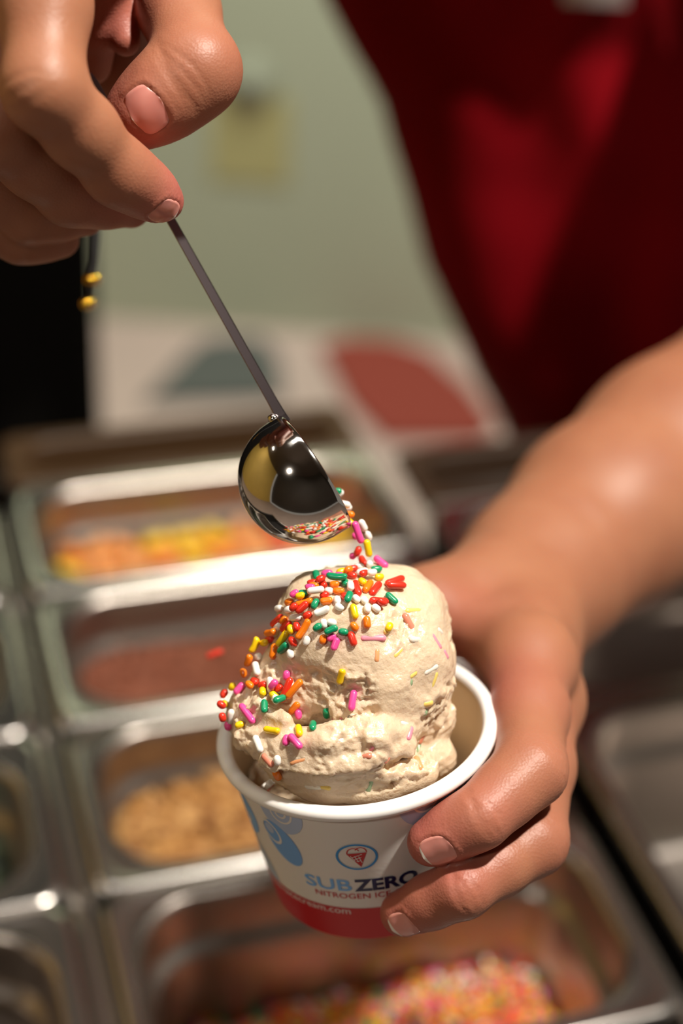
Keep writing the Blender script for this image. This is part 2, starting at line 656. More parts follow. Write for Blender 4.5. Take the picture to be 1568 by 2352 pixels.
# chopped nuts
nut_cols = [mat('nut_pale', lin('c99a5c'), .6), mat('nut_tan', lin('b07d42'), .6), mat('nut_brown', lin('8a5a2c'), .6)]
def z_nut(u, w):
    return -.047 + .015 * math.exp(-((u - .30) / .30) ** 2) * (.5 + .5 * w) + .003 * math.sin(9 * u + 4 * w) + .003 * math.sin(13 * w - 5 * u)
nb0, nb1 = rows_b['D']
v, f = fill_field(MA0, MA1, nb0, nb1, z_nut)
nuts = mesh_obj('chopped_nuts', v, f, nut_cols[2])
tag(nuts, 'heap of golden brown chopped nuts in a steel pan', 'nuts', kind='stuff')
sp, sz = [], []
for _ in range(2600):
    p = v[random.randrange(len(v))] + np.append(rng.normal(0, .0016, 2), .001)
    sp.append(p)
    sz.append(random.uniform(.003, .0065))
nb = bits_mesh('nut_pieces', sp, sz, nut_cols, nuts)
nb['kind'] = 'stuff'

# fine red-brown crumbs
cr_cols = [mat('crumb_red', lin('8a4c34'), .7), mat('crumb_brown', lin('6e3a24'), .7), mat('crumb_pink', lin('9a5e44'), .7)]
v, f = fill_field(MA0, MA1, *rows_b['C'], lambda u, w: -.040 + .004 * w + .0015 * math.sin(11 * u) * math.sin(7 * w))
crumbs = mesh_obj('cookie_crumbs', v, f, cr_cols[1])
tag(crumbs, 'fine red-brown crumbs filling a steel pan', 'crumbs', kind='stuff')
sp = [v[random.randrange(len(v))] + np.append(rng.normal(0, .0018, 2), random.uniform(0, .0012)) for _ in range(4200)]
nb = bits_mesh('crumb_pieces', sp, [random.uniform(.0018, .0032) for _ in sp], cr_cols, crumbs)
nb['kind'] = 'stuff'

# contents of the left row
for (b0, b1), c1, c2, zz, nm, lb in ((rows_b['D'], '2f3a2c', '48523c', -.050, 'green_candy', 'dark green topping pieces in the left row pan beside the chopped nuts'),
                                     (rows_b['C'], '5a4a1c', '6b5a2c', -.042, 'olive_candy', 'olive brown topping pieces in the left row pan beside the crumbs'),
                                     (rows_b['E'], '2a2016', '3a2c1c', -.058, 'dark_topping', 'dark brown topping pieces in the nearest pan of the left row')):
    v, f = fill_field(-.262, -.015, b0, b1, lambda u, w: zz + .004 * math.sin(8 * u + 5 * w))
    m1, m2 = mat(nm + '_a', lin(c1), .5), mat(nm + '_b', lin(c2), .5)
    o = mesh_obj(nm, v, f, m1)
    tag(o, lb, 'topping', kind='stuff')
    sp = [v[random.randrange(len(v))] + np.append(rng.normal(0, .002, 2), .001) for _ in range(900)]
    nb = bits_mesh('topping_pieces', sp, [random.uniform(.004, .007) for _ in sp], [m1, m2], o)
    nb['kind'] = 'stuff'
for a0, a1, bb, c1, nm, lb in ((MA0, MA1, rows_b['A'], '4a2f16', 'brown_topping', 'brown topping filling the far pan of the middle row'),
                               (.2645, .515, (.2785, .350), '2e2116', 'dark_syrup', 'dark brown topping in the far pan of the right row')):
    v, f = fill_field(a0, a1, *bb, lambda u, w: -.020 + .002 * math.sin(6 * u + 5 * w))
    tag(mesh_obj(nm, v, f, mat(nm, lin(c1), .6, noise=.5, noise_scale=60, bump=.5, bump_scale=200)), lb, 'topping', kind='stuff')

# orange and yellow candies: rounded two-lobed gummies, each its own thing
GUM = [mat('gummy_orange', lin('e58a2c'), .3, sss=.4, sss_scale=.006, sss_rad=(1, .5, .1)), mat('gummy_yellow', lin('e6bf22'), .3, sss=.4, sss_scale=.006, sss_rad=(1, .8, .1)),
       mat('gummy_peach', lin('e09a58'), .35, sss=.4, sss_scale=.006, sss_rad=(1, .5, .2)), mat('gummy_red', lin('cf4a30'), .35, sss=.4, sss_scale=.006)]
bm = bmesh.new()
bmesh.ops.create_icosphere(bm, subdivisions=3, radius=1)
for vtx in bm.verts:
    c = vtx.co
    x, y, z = c.x, c.y, c.z
    w = 1 - .28 * math.exp(-(x / .28) ** 2) + .10 * x
    ear = .16 * math.exp(-((x - .75) ** 2 + (abs(y) - .5) ** 2) / .05) + .15 * math.exp(-((x + .6) ** 2 + (abs(y) - .7) ** 2) / .06)
    vtx.co = Vector((x * .011, y * .0072 * w * (1 + ear), z * .0056 * w * (1 + ear)))
gme = bpy.data.meshes.new('gummy')
bm.to_mesh(gme)
bm.free()
gme.polygons.foreach_set('use_smooth', [True] * len(gme.polygons))
gums = []
for k in range(4):
    g2 = gme.copy()
    g2.materials.append(GUM[k])
    gums.append(g2)
gb0, gb1 = rows_b['B']
cell = []
for ia in range(10):
    for ib in range(4):
        cell.append((MA0 + .030 + ia * .0205 + random.uniform(-.002, .002), gb0 + .027 + ib * .0215 + random.uniform(-.002, .002)))
GO1 = ['leftmost', 'second from the left', 'third from the left', 'fourth from the left', 'fifth from the left', 'fifth from the right', 'fourth from the right', 'third from the right', 'second from the right', 'rightmost']
GO2 = ['front', 'second', 'third', 'rear']
names = ('orange', 'yellow', 'peach coloured', 'red')
for i, (a, b) in enumerate(cell):
    h = math.sin(a * 70) + .5 * math.sin(a * 31 + b * 90)
    k = 1 if h > .55 else (0 if h > -.3 else 2)
    if random.random() < .08:
        k = 3
    o = bpy.data.objects.new('gummy_candy', gums[k])
    COL.objects.link(o)
    o.location = tuple(GP(a + random.uniform(-.002, .002), b, -.0375))
    o.rotation_euler = (random.uniform(-.3, .3), random.uniform(-.25, .25), random.uniform(0, 6.28))
    tag(o, '%s gummy candy, %s in the %s line of its pan' % (names[k], GO1[i // 4], GO2[i % 4]), 'candy', 'gummy candies in the steel pan')
v, f = fill_field(MA0, MA1, gb0, gb1, lambda u, w: -.042)
tag(mesh_obj('gummy_layer', v, f, GUM[2]), 'lower layer of orange gummy candy under the loose ones', 'candy', kind='stuff')

# ------------------------------------------------------------------ paper cup
CUP_C = P(818, 1667, .462)
vr = norm(CUP_C - CAM)
wdir = camvec(-.125, .99, 0)
wdir = norm(wdir - vr * (wdir @ vr))
TILT = math.radians(35.5)
AX = norm(-vr * math.sin(TILT) + wdir * math.cos(TILT))
CF = norm(-vr - AX * (-vr @ AX))            # front of the cup, towards the viewer
CR = norm(np.cross(CF, AX)) * -1
if CR @ RIGHT < 0:
    CR = -CR
HCUP, RT, RB = .0552, .0402, .0320


def rad(h):
    return RT + (RB - RT) * (-h / HCUP)


def CP(theta, h, off=0.0, r=None):
    rr = (rad(h) if r is None else r) + off
    return CUP_C + AX * h + rr * (math.cos(theta) * CF + math.sin(theta) * CR)


PAPER = mat('white_paper', lin('efe9e2'), .42, sss=.15, sss_scale=.001, bump=.06, bump_scale=500)
PAPER_IN = mat('tan_paper_inside', lin('e6d2b4'), .35, noise=.35, noise_scale=35, noise_color=lin('cfae84'))  # inner paper mottled from cream towards tan
RED_INK = mat('red_print', lin('c4161c'), .4)
cup = empty('paper_cup', CP(0, -HCUP, 0, 0), 'white paper ice cream cup with blue swirls and a red base band', 'cup')


def lathe_cup(name, prof, m, n=96, parent=cup, close=False):
    loops = [[CP(t, h, 0, r) for t in np.linspace(0, 2 * math.pi, n, endpoint=False)] for r, h in prof]
    v, f = loft(loops, False, close)
    return mesh_obj(name, v, f, m, parent)


wall_o = lathe_cup('side_wall', [(rad(-HCUP + .001) - .0012, -HCUP + .008), (rad(-HCUP) - .0010, -HCUP), (rad(-HCUP) - .0003, -HCUP - .0003), (rad(-HCUP), -HCUP)] +
                   [(rad(-HCUP * t), -HCUP * t) for t in np.linspace(.97, .03, 20)], PAPER)
lathe_cup('inner_wall', [(RT - .0004, -.0004)] + [(rad(-HCUP * t) - .0010, -HCUP * t) for t in np.linspace(.02, .86, 14)] + [(.0005, -HCUP * .86)], PAPER_IN)
lathe_cup('base_disc', [(rad(-HCUP) - .0011, -HCUP + .0075), (.0005, -HCUP + .0075)], PAPER)
lathe_cup('rolled_rim', [(RT + .0003 + .0023 * math.cos(t), -.0008 + .0023 * math.sin(t)) for t in np.linspace(-2.4, 2.9, 18)], mat('rim_paper', lin('f6f3ef'), .38, sss=.1, sss_scale=.001))
lathe_cup('base_band', [(rad(h) + .00012, h) for h in np.linspace(-HCUP - .0001, -HCUP + .0138, 6)], RED_INK)

cv = [v.co.to_tuple() for v in wall_o.data.vertices]
M_ = wall_o.matrix_world
CUP_BVH = BVHTree.FromPolygons([tuple(CP(t, h)) for h in np.linspace(0, -HCUP, 30) for t in np.linspace(0, 2 * math.pi, 128, endpoint=False)],
                               [(k * 128 + i, k * 128 + (i + 1) % 128, (k + 1) * 128 + (i + 1) % 128, (k + 1) * 128 + i) for k in range(29) for i in range(128)])


def cup_hit(px, py):
    for k in range(80):
        x = px + k * (1 if px < 820 else -1)
        h = CUP_BVH.ray_cast(Vector(CAM), Vector(ray(x, py)))
        if h[0] is not None and np.array(h[1]) @ -FWD * np.sign((np.array(h[0]) - CUP_C) @ np.array(h[1])) > 0:
            return np.array(h[0])


def cup_th(px, py):
    q = cup_hit(px, py) - CUP_C
    return math.atan2(q @ CR, q @ CF), q @ AX


def ring_patch(name, px, py, sa, sb, rot, m, r0=0.0, off=.00012, parent=cup, n=40, k=6, th=None):
    """Printed ellipse (or ring when r0 > 0) wrapped on the cup wall."""
    t0, h0 = th or cup_th(px, py)
    r = rad(h0)
    loops = []
    for q in np.linspace(r0, 1, k):
        q = max(q, .02)
        L = []
        for a in np.linspace(0, 2 * math.pi, n, endpoint=False):
            x, y = sa * q * math.cos(a), sb * q * math.sin(a)
            X = x * math.cos(rot) - y * math.sin(rot)
            Y = x * math.sin(rot) + y * math.cos(rot)
            hh = min(max(h0 + Y, -HCUP + .0140), -.0026)
            L.append(CP(t0 + X / r, hh, off))
        loops.append(L)
    v, f = loft(loops)
    return mesh_obj(name, v, f, m, parent)


def ribbon(name, pts, w, m, th, off=.00018, parent=cup):
    """Printed line: pts in metres (along the wall, up the wall) about the anchor th."""
    t0, h0 = th
    r = rad(h0)
    V, Fc = [], []
    for i, (x, y) in enumerate(pts):
        x0, y0 = pts[max(i - 1, 0)]
        x1, y1 = pts[min(i + 1, len(pts) - 1)]
        L = math.hypot(x1 - x0, y1 - y0) + 1e-9
        nx, ny = -(y1 - y0) / L * w / 2, (x1 - x0) / L * w / 2
        V += [CP(t0 + (x + nx) / r, h0 + y + ny, off), CP(t0 + (x - nx) / r, h0 + y - ny, off)]
        if i:
            k = 2 * i
            Fc.append((k - 2, k - 1, k + 1, k))
    return mesh_obj(name, V, Fc, m, parent, smooth=False)


def spiral(sa, sb, turns, rot=0.0, inner=.12):
    out = []
    n = int(26 * turns)
    for i in range(n + 1):
        q = inner + (1 - inner) * i / n
        a = 2 * math.pi * turns * i / n + rot
        out.append((sa * q * math.cos(a), sb * q * math.sin(a)))
    return out


INK_BLUE = mat('blue_print', lin('8cc0fa'), .42)
INK_DEEP = mat('slate_blue_print', lin('80b2ee'), .42)
INK_PALE = mat('pale_blue_print', lin('b8c8e6'), .42)
INK_MIST = mat('mist_blue_print', lin('bccbe0'), .42)
INK_WHITE = mat('white_print', lin('ece8e4'), .42)
INK_NAVY = mat('navy_print', lin('16184a'), .42)
INK_RING = mat('ring_blue_print', lin('2a90d8'), .42)
INK_TEXT = mat('light_blue_print', lin('7cb8f6'), .42)
# swirls, as (pixel of the centre, half width along the wall, half height, turn, ink)
for (px, py, sa, sb, rot, ink, sp) in ((596, 1975, .0098, .0125, .3, INK_MIST, 0),
                                       (564, 1852, .0082, .0088, .3, INK_BLUE, 1),
                                       (640, 1866, .0078, .0084, .2, INK_PALE, 1),
                                       (975, 1838, .0082, .0090, .1, INK_PALE, 1),
                                       (1056, 1800, .0078, .0085, -.2, INK_BLUE, 1)):
    th = cup_th(px, py)
    ring_patch('swirl_disc', 0, 0, sa, sb, rot, ink, th=th)
    if sp:
        ribbon('swirl_line', spiral(sa * .55, sb * .55, 1.9, .8), .0007, INK_WHITE, th)
th = cup_th(649, 1936)
ring_patch('swirl_drop', 0, 0, .0054, .0088, .48, INK_DEEP, th=th, off=.00016)
th2 = cup_th(624, 1908)
ring_patch('swirl_ring', 0, 0, .0033, .0048, .5, INK_WHITE, r0=.80, th=th2, off=.00022)
ring_patch('swirl_ring', 0, 0, .0017, .0020, .3, INK_PALE, th=(th2[0] - .01, th2[1] + .0012), off=.00022)
for t0, h0, sa, ink in ((2.0, -.014, .008, INK_BLUE), (2.45, -.026, .009, INK_PALE), (2.9, -.015, .008, INK_DEEP), (3.6, -.02, .0085, INK_PALE), (4.3, -.016, .008, INK_BLUE)):
    ring_patch('swirl_disc', 0, 0, sa, sa * 1.05, .2, ink, th=(t0, h0))
    ribbon('swirl_line', spiral(sa * .55, sa * .55, 1.9, .8), .0007, INK_WHITE, (t0, h0))
# emblem: a red ice cream cone in a blue ring
tl = cup_th(819, 1968)
lg = tl
ring_patch('emblem_ring', 0, 0, .0061, .0054, 0, INK_RING, r0=.885, th=lg, off=.0002, k=3)


def tri_patch(name, pts, m, th, off=.0002, parent=cup):
    t0, h0 = th
    r = rad(h0)
    n = 8
    V, Fc = [], []
    (ax, ay), (bx, by), (cx, cy) = pts
    for i in range(n + 1):
        for j in range(n + 1):
            u, w = i / n, j / n
            x = (ax + (bx - ax) * u) * (1 - w) + cx * w
            y = (ay + (by - ay) * u) * (1 - w) + cy * w
            V.append(CP(t0 + x / r, h0 + y, off))
    for i in range(n):
        for j in range(n):
            p = i * (n + 1) + j
            Fc.append((p, p + n + 1, p + n + 2, p + 1))
    return mesh_obj(name, V, Fc, m, parent)


tri_patch('emblem_cone', [(-.0029, .0014), (.0030, .0018), (.0009, -.0042)], RED_INK, lg)
for i in range(3):
    o = i * .0012
    ribbon('emblem_grid', [(-.0018 + o, .0006 - .1 * o), (-.0006 + o * .8, -.0016 - o * .3)], .00022, INK_WHITE, lg, .00028)
    ribbon('emblem_grid', [(-.0014 + o * .5, -.0001 - o * .7), (.0016 - o * .25, .0012 - o * 1.1)], .00022, INK_WHITE, lg, .00028)
ribbon('emblem_scoop', [(-.0027 + .0019 * (1 - math.cos(a)) , .0015 + .0022 * math.sin(a)) for a in np.linspace(0, 2.6, 14)], .0003, RED_INK, lg, .00024)
ribbon('emblem_scoop', [(-.0004 + .0017 * (1 - math.cos(a)), .0019 + .0021 * math.sin(a)) for a in np.linspace(.5, 3.1, 14)], .0003, RED_INK, lg, .00024)


def cup_text(name, txt, px0, py0, px1, size, m, bold=0.0, off=.0002, xs=None):
    """Lettering wrapped on the wall from one pixel to another."""
    cu = bpy.data.curves.new(name, 'FONT')
    cu.body = txt
    cu.size = 1.0
    cu.offset = bold
    cu.resolution_u = 3
    tmp = bpy.data.objects.new(name + '_source', cu)
    COL.objects.link(tmp)
    dg = bpy.context.evaluated_depsgraph_get()
    me = bpy.data.meshes.new_from_object(tmp.evaluated_get(dg))
    bpy.data.objects.remove(tmp)
    bpy.data.curves.remove(cu)
    xsv = [v.co.x for v in me.vertices]
    w = max(xsv) - min(xsv)
    x0 = min(xsv)
    t0, h0 = cup_th(px0, py0)
    t1 = px1
    for v in me.vertices:
        u = (v.co.x - x0) / w
        v.co = Vector(CP(t0 + (t1 - t0) * u, h0 + v.co.y * size, off))
    me.materials.append(m)
    o = bpy.data.objects.new(name, me)
    COL.objects.link(o)
    o.parent = cup
    o.matrix_parent_inverse = cup.matrix_world.inverted()
    return o


tS, hS = cup_th(707, 2034)
tZ, hZ = cup_th(812, 2045)
tE, hE = cup_th(958, 2014)
hb = (hS + hZ + hE) / 3
_pxy = lambda t, h: to_px(CP(t, h))[:2]
cup_text('lettering', 'SUB', *_pxy(tS, hb), tZ - .01, .0068, INK_TEXT, .012)
cup_text('lettering', 'ZERO', *_pxy(tZ + .01, hb), tE, .0068, INK_NAVY, .035)
cup_text('lettering', 'NITROGEN ICE CREAM', *_pxy(tS + .07, hb - .0034), tE + .10, .0031, RED_INK, .005)
tA = cup_th(640, 2048)[0] - .05
tB = cup_th(806, 2098)
cup_text('lettering', 'subzeroicecream.com', *_pxy(tA - .06, tB[1]), tB[0], .0040, INK_WHITE, .0)
# ------------------------------------------------------------------ ice cream
ICE = mat('ice_cream', lin('dcc5a8'), .30, spec=.55, sss=.55, sss_rad=(1, .75, .5), sss_scale=.0025, noise=.35, noise_scale=180,
          noise_color=lin('cfb294'), bump=.6, bump_scale=750)


def PR(px, py, d, r):
    return P(px, py, d), r * d / FPX


f = Field(CUP_C + np.array([-.056, -.056, -.056]), CUP_C + np.array([.052, .060, .078]), .00060)
def lump(px, py, d, r, k=.006, sq=None):
    c, rr = PR(px, py, d, r)
    if sq is None:
        f.cone(c, c, rr, rr, k)
    else:
        f.ellipsoid(c, (CR, CF, AX), (rr * sq[0], rr * sq[1], rr * sq[2]), k)


def rope(pts, k=.003):
    pr = [PR(*p) for p in pts]
    f.chain([p[0] for p in pr], [p[1] for p in pr], k)


# packed base in the cup
f.ellipsoid(CUP_C - CR * .0050 + CF * .002 - AX * .020, (CR, CF, AX), (.0310, .0335, .0170), .004)
lump(1000, 1745, .451, 48, .006)
rope([(625, 1780, .434, 44), (720, 1808, .430, 46), (860, 1800, .431, 44), (965, 1772, .440, 44)], .005)
# the scoop
lump(836, 1500, .449, 184, .004, (1.0, 1.0, .98))
lump(905, 1410, .453, 104, .010)
lump(915, 1530, .450, 104, .010)
lump(760, 1440, .447, 126, .012)
lump(935, 1620, .449, 84, .008)
lump(850, 1620, .440, 80, .010)
# left shoulder and outer lump
lump(650, 1610, .447, 88, .007)
lump(600, 1655, .449, 84, .006)
lump(690, 1560, .446, 92, .007)
# ledges of soft ice cream around the front
rope([(580, 1682, .438, 52), (650, 1712, .431, 46), (750, 1708, .426, 42), (860, 1690, .428, 38), (930, 1668, .437, 32)], .0025)
rope([(640, 1745, .430, 32), (740, 1756, .4255, 30), (850, 1738, .4265, 27), (925, 1712, .433, 24)], .0018)
rope([(560, 1630, .442, 38), (600, 1628, .435, 30), (655, 1655, .429, 22)], .002)
lump(1003, 1655, .452, 34, .004)
lump(1000, 1640, .452, 30, .004)
lump(985, 1390, .456, 36, .005)
lump(940, 1330, .453, 24, .004)
# carve: the crease under the scoop's lip and a hollow on the left
def carve(pts, k=.0015):
    g = f.blank()
    pr = [PR(*p) for p in pts]
    g.chain([p[0] for p in pr], [p[1] for p in pr], .002)
    f.v = -Field.smin(-f.v, g.v, k)
carve([(690, 1625, .419, 26), (760, 1655, .4165, 24), (850, 1650, .4165, 14)])
carve([(625, 1612, .427, 30), (668, 1600, .424, 24)])
carve([(830, 1722, .4165, 11), (905, 1700, .419, 9)])
carve([(960, 1560, .424, 12), (1010, 1530, .432, 14)])
# keep it inside the cup below the rim
sl, X, Y, Z = f.sub(f.lo, f.lo + f.h * f.n)
dx, dy, dz = X - CUP_C[0], Y - CUP_C[1], Z - CUP_C[2]
hh = (dx * AX[0] + dy * AX[1] + dz * AX[2]).astype(np.float32)
rho = np.sqrt(np.maximum(dx * dx + dy * dy + dz * dz - hh * hh, 0))
lim = RT + (RB - RT) * np.clip(-hh / HCUP, 0, 1) - .0021
cl = np.where(hh < .012, rho - np.where(hh > -.012, lim - .0022, lim), -1)
cl = np.maximum(cl, -(hh + HCUP * .84))
f.v = np.maximum(f.v, cl.astype(np.float32))
V, Q = f.mesh()
def vert_normals(V, Q):
    n = np.cross(V[Q[:, 2]] - V[Q[:, 0]], V[Q[:, 3]] - V[Q[:, 1]])
    out = np.zeros_like(V)
    for k in range(4):
        np.add.at(out, Q[:, k], n)
    return out / (np.linalg.norm(out, axis=1, keepdims=True) + 1e-12)
N = vert_normals(V, Q)
if np.mean(np.einsum('ij,ij->i', N, V - V.mean(0))) < 0:
    Q = Q[:, ::-1]
    N = -N
loc = np.stack([(V - CUP_C) @ CR, (V - CUP_C) @ CF, (V - CUP_C) @ AX], 1)
warp = np.stack([vnoise(loc * 90, 3), vnoise(loc * 90, 4), vnoise(loc * 90, 5)], 1) * .004
q = loc + warp
st = q * np.array([1, 1, 1.35])             # churned texture runs round the scoop
n1 = vnoise(st * 75, 1)
n2 = 1 - np.abs(vnoise(st * 190, 2)) * 2
n3 = 1 - np.abs(vnoise(q * 480, 6)) * 2
n4 = vnoise(q * 1000, 7)
rough = np.clip(vnoise(loc * 70, 8) * 2.2 + .25, 0, 1)
pits = np.clip(vnoise(q * 330, 9) - .35, 0, 1) * rough
edge = np.clip((rad(0) - .0045 - np.hypot(loc[:, 0], loc[:, 1])) / .004, 0, 1)
edge = np.where(loc[:, 2] > .002, 1, edge)
D = n1 * .0014 + (n2 - .4) * .0007 * (.2 + rough) + (n3 - .4) * .00045 * (.10 + rough) + n4 * .00012 * (.25 + rough) - pits * .0032
flake = np.clip(vnoise(q * np.array([150, 150, 210]), 12) * 5, 0, 1) - .5          # torn plates with sharp lips
flake2 = np.clip(vnoise(q * np.array([330, 330, 420]), 13) * 5, 0, 1) - .5
lay = loc[:, 2] * 260 + vnoise(loc * 60, 14) * 1.6 + vnoise(loc * 150, 15) * .5           # folded layers low on the mound
lay = (lay - np.floor(lay)) - .5
low = np.clip((.010 - loc[:, 2]) / .010, 0, 1)
D = D + flake * .0009 * rough + flake2 * .0005 * rough * rough + lay * .0010 * low * (.3 + .7 * rough)
V = V + N * (D * edge)[:, None]
ice = np_mesh_obj('ice_cream_scoop', V, Q, ICE)
tag(ice, 'rough tan scoop of ice cream with sprinkle flecks, heaped in the paper cup', 'ice cream')
ICE_BVH = BVHTree.FromPolygons([tuple(p) for p in V], [tuple(int(i) for i in qq) for qq in Q])

# ------------------------------------------------------------------ sprinkles
SCOL = {'r': ('red', 'd8321f'), 'o': ('orange', 'f07d14'), 'y': ('yellow', 'f2c913'), 'g': ('green', '0f8f60'), 'p': ('pink', 'ee4f9a'), 'w': ('white', 'f1ece4')}
SM = {k: mat(n + '_sugar', lin(c), .28, sss=.25, sss_scale=.0012, sss_rad=(1, .7, .6), coat=.2) for k, (n, c) in SCOL.items()}
SR = .00108
SVAR = (.0029, .0042, .0056, .0070, .0086)


def capsule_mesh(L, bend):
    prof = []
    hl = L / 2 - SR
    for t in np.linspace(-math.pi / 2, 0, 4):
        prof.append((-hl + SR * math.sin(t), max(SR * math.cos(t), .00002)))
    for t in np.linspace(0, math.pi / 2, 4):
        prof.append((hl + SR * math.sin(t), max(SR * math.cos(t), .00002)))
    if hl > SR:
        prof.insert(4, (0, SR * .97))
    loops = []
    for x, r in prof:
        zb = bend * (x / (L / 2)) ** 2
        loops.append([(x, r * math.cos(a), r * math.sin(a) + zb) for a in np.linspace(0, 2 * math.pi, 9, endpoint=False)])
    return loft(loops)


SMESH = {}
for k in SCOL:
    for i, L in enumerate(SVAR):
        for b in (0, 1):
            v, fc = capsule_mesh(L, b * L * .09)
            me = bpy.data.meshes.new('sprinkle')
            me.from_pydata(v, [], fc)
            me.polygons.foreach_set('use_smooth', [True] * len(me.polygons))
            me.materials.append(SM[k])
            SMESH[k, i, b] = me
placed = []


def seg_dist(p1, p2, q1, q2):
    best = 9
    for t in np.linspace(0, 1, 5):
        a = p1 + (p2 - p1) * t
        d = q2 - q1
        s = np.clip((a - q1) @ d / (d @ d + 1e-12), 0, 1)
        best = min(best, np.linalg.norm(a - q1 - s * d))
    return best


def sprinkle_at(name, c, axis, L, col, up=None, bend=None):
    i = int(np.argmin([abs(v - L) for v in SVAR]))
    o = bpy.data.objects.new(name, SMESH[col, i, (random.random() < .35) if bend is None else bend])
    COL.objects.link(o)
    a = norm(axis)
    z = up if up is not None else -FWD
    y = np.cross(z, a)
    y = norm(y) if np.linalg.norm(y) > 1e-3 else frame_for(a)[0]
    z = np.cross(a, y)
    sx = L / SVAR[i]
    mw = Matrix.Identity(4)
    for r in range(3):
        mw[r][0], mw[r][1], mw[r][2], mw[r][3] = a[r] * sx, y[r], z[r], c[r]
    o.matrix_world = mw
    return o


def on_ice(px, py):
    for k in range(40):
        h = ICE_BVH.ray_cast(Vector(CAM), Vector(ray(px, py + 3 * k)))
        if h[0] is not None and to_px(h[0])[2] < .47:
            if k == 0:
                return np.array(h[0]), np.array(h[1])
            d = to_px(h[0])[2]
            return P(px, py, d), np.array(h[1])
    return P(px, py, .44), -FWD


zones = {}


def ice_sprinkle(x1, y1, x2, y2, col, zone, sink=0.0, label=None):
    p1, n1 = on_ice(x1, y1)
    p2, n2 = on_ice(x2, y2)
    pm, nm = on_ice((x1 + x2) / 2, (y1 + y2) / 2)
    n = norm(n1 + n2 + nm * 2)
    if n @ -FWD < 0:
        n = -FWD
    dm = to_px(pm)[2]
    d1, d2 = to_px(p1)[2], to_px(p2)[2]
    d1 = dm + np.clip(d1 - dm, -.0022, .0022)
    d2 = dm + np.clip(d2 - dm, -.0022, .0022)
    p1, p2 = P(x1, y1, d1), P(x2, y2, d2)
    L = max(np.linalg.norm(p2 - p1), .0029)
    ax = norm(p2 - p1)
    ax_half = ax * max(L / 2 - SR, .0001)
    c = (p1 + p2) / 2 + n * (SR * .75 - sink)
    push = norm(n * .6 - FWD * .6)
    for _ in range(26):
        if all(seg_dist(c - ax_half, c + ax_half, a, b) > .0018 for a, b in placed if np.linalg.norm((a + b) / 2 - c) < .011):
            break
        c = c + push * .00035
    placed.append((c - ax_half, c + ax_half))
    o = sprinkle_at('sprinkle', c, ax, L, col, n)
    o['category'] = 'sprinkle'
    if label:
        o['label'] = label
    else:
        zones.setdefault((zone, col), []).append(((x1 + x2) / 2, o))
    return o


def A_(col, x1, y1, x2, y2):
    return (600 + x1 / 4.3556, 1180 + y1 / 4.3556, 600 + x2 / 4.3556, 1180 + y2 / 4.3556, col)


def B_(col, x1, y1, x2, y2):
    return (490 + x1 / 4.3556, 1440 + y1 / 4.3556, 490 + x2 / 4.3556, 1440 + y2 / 4.3556, col)


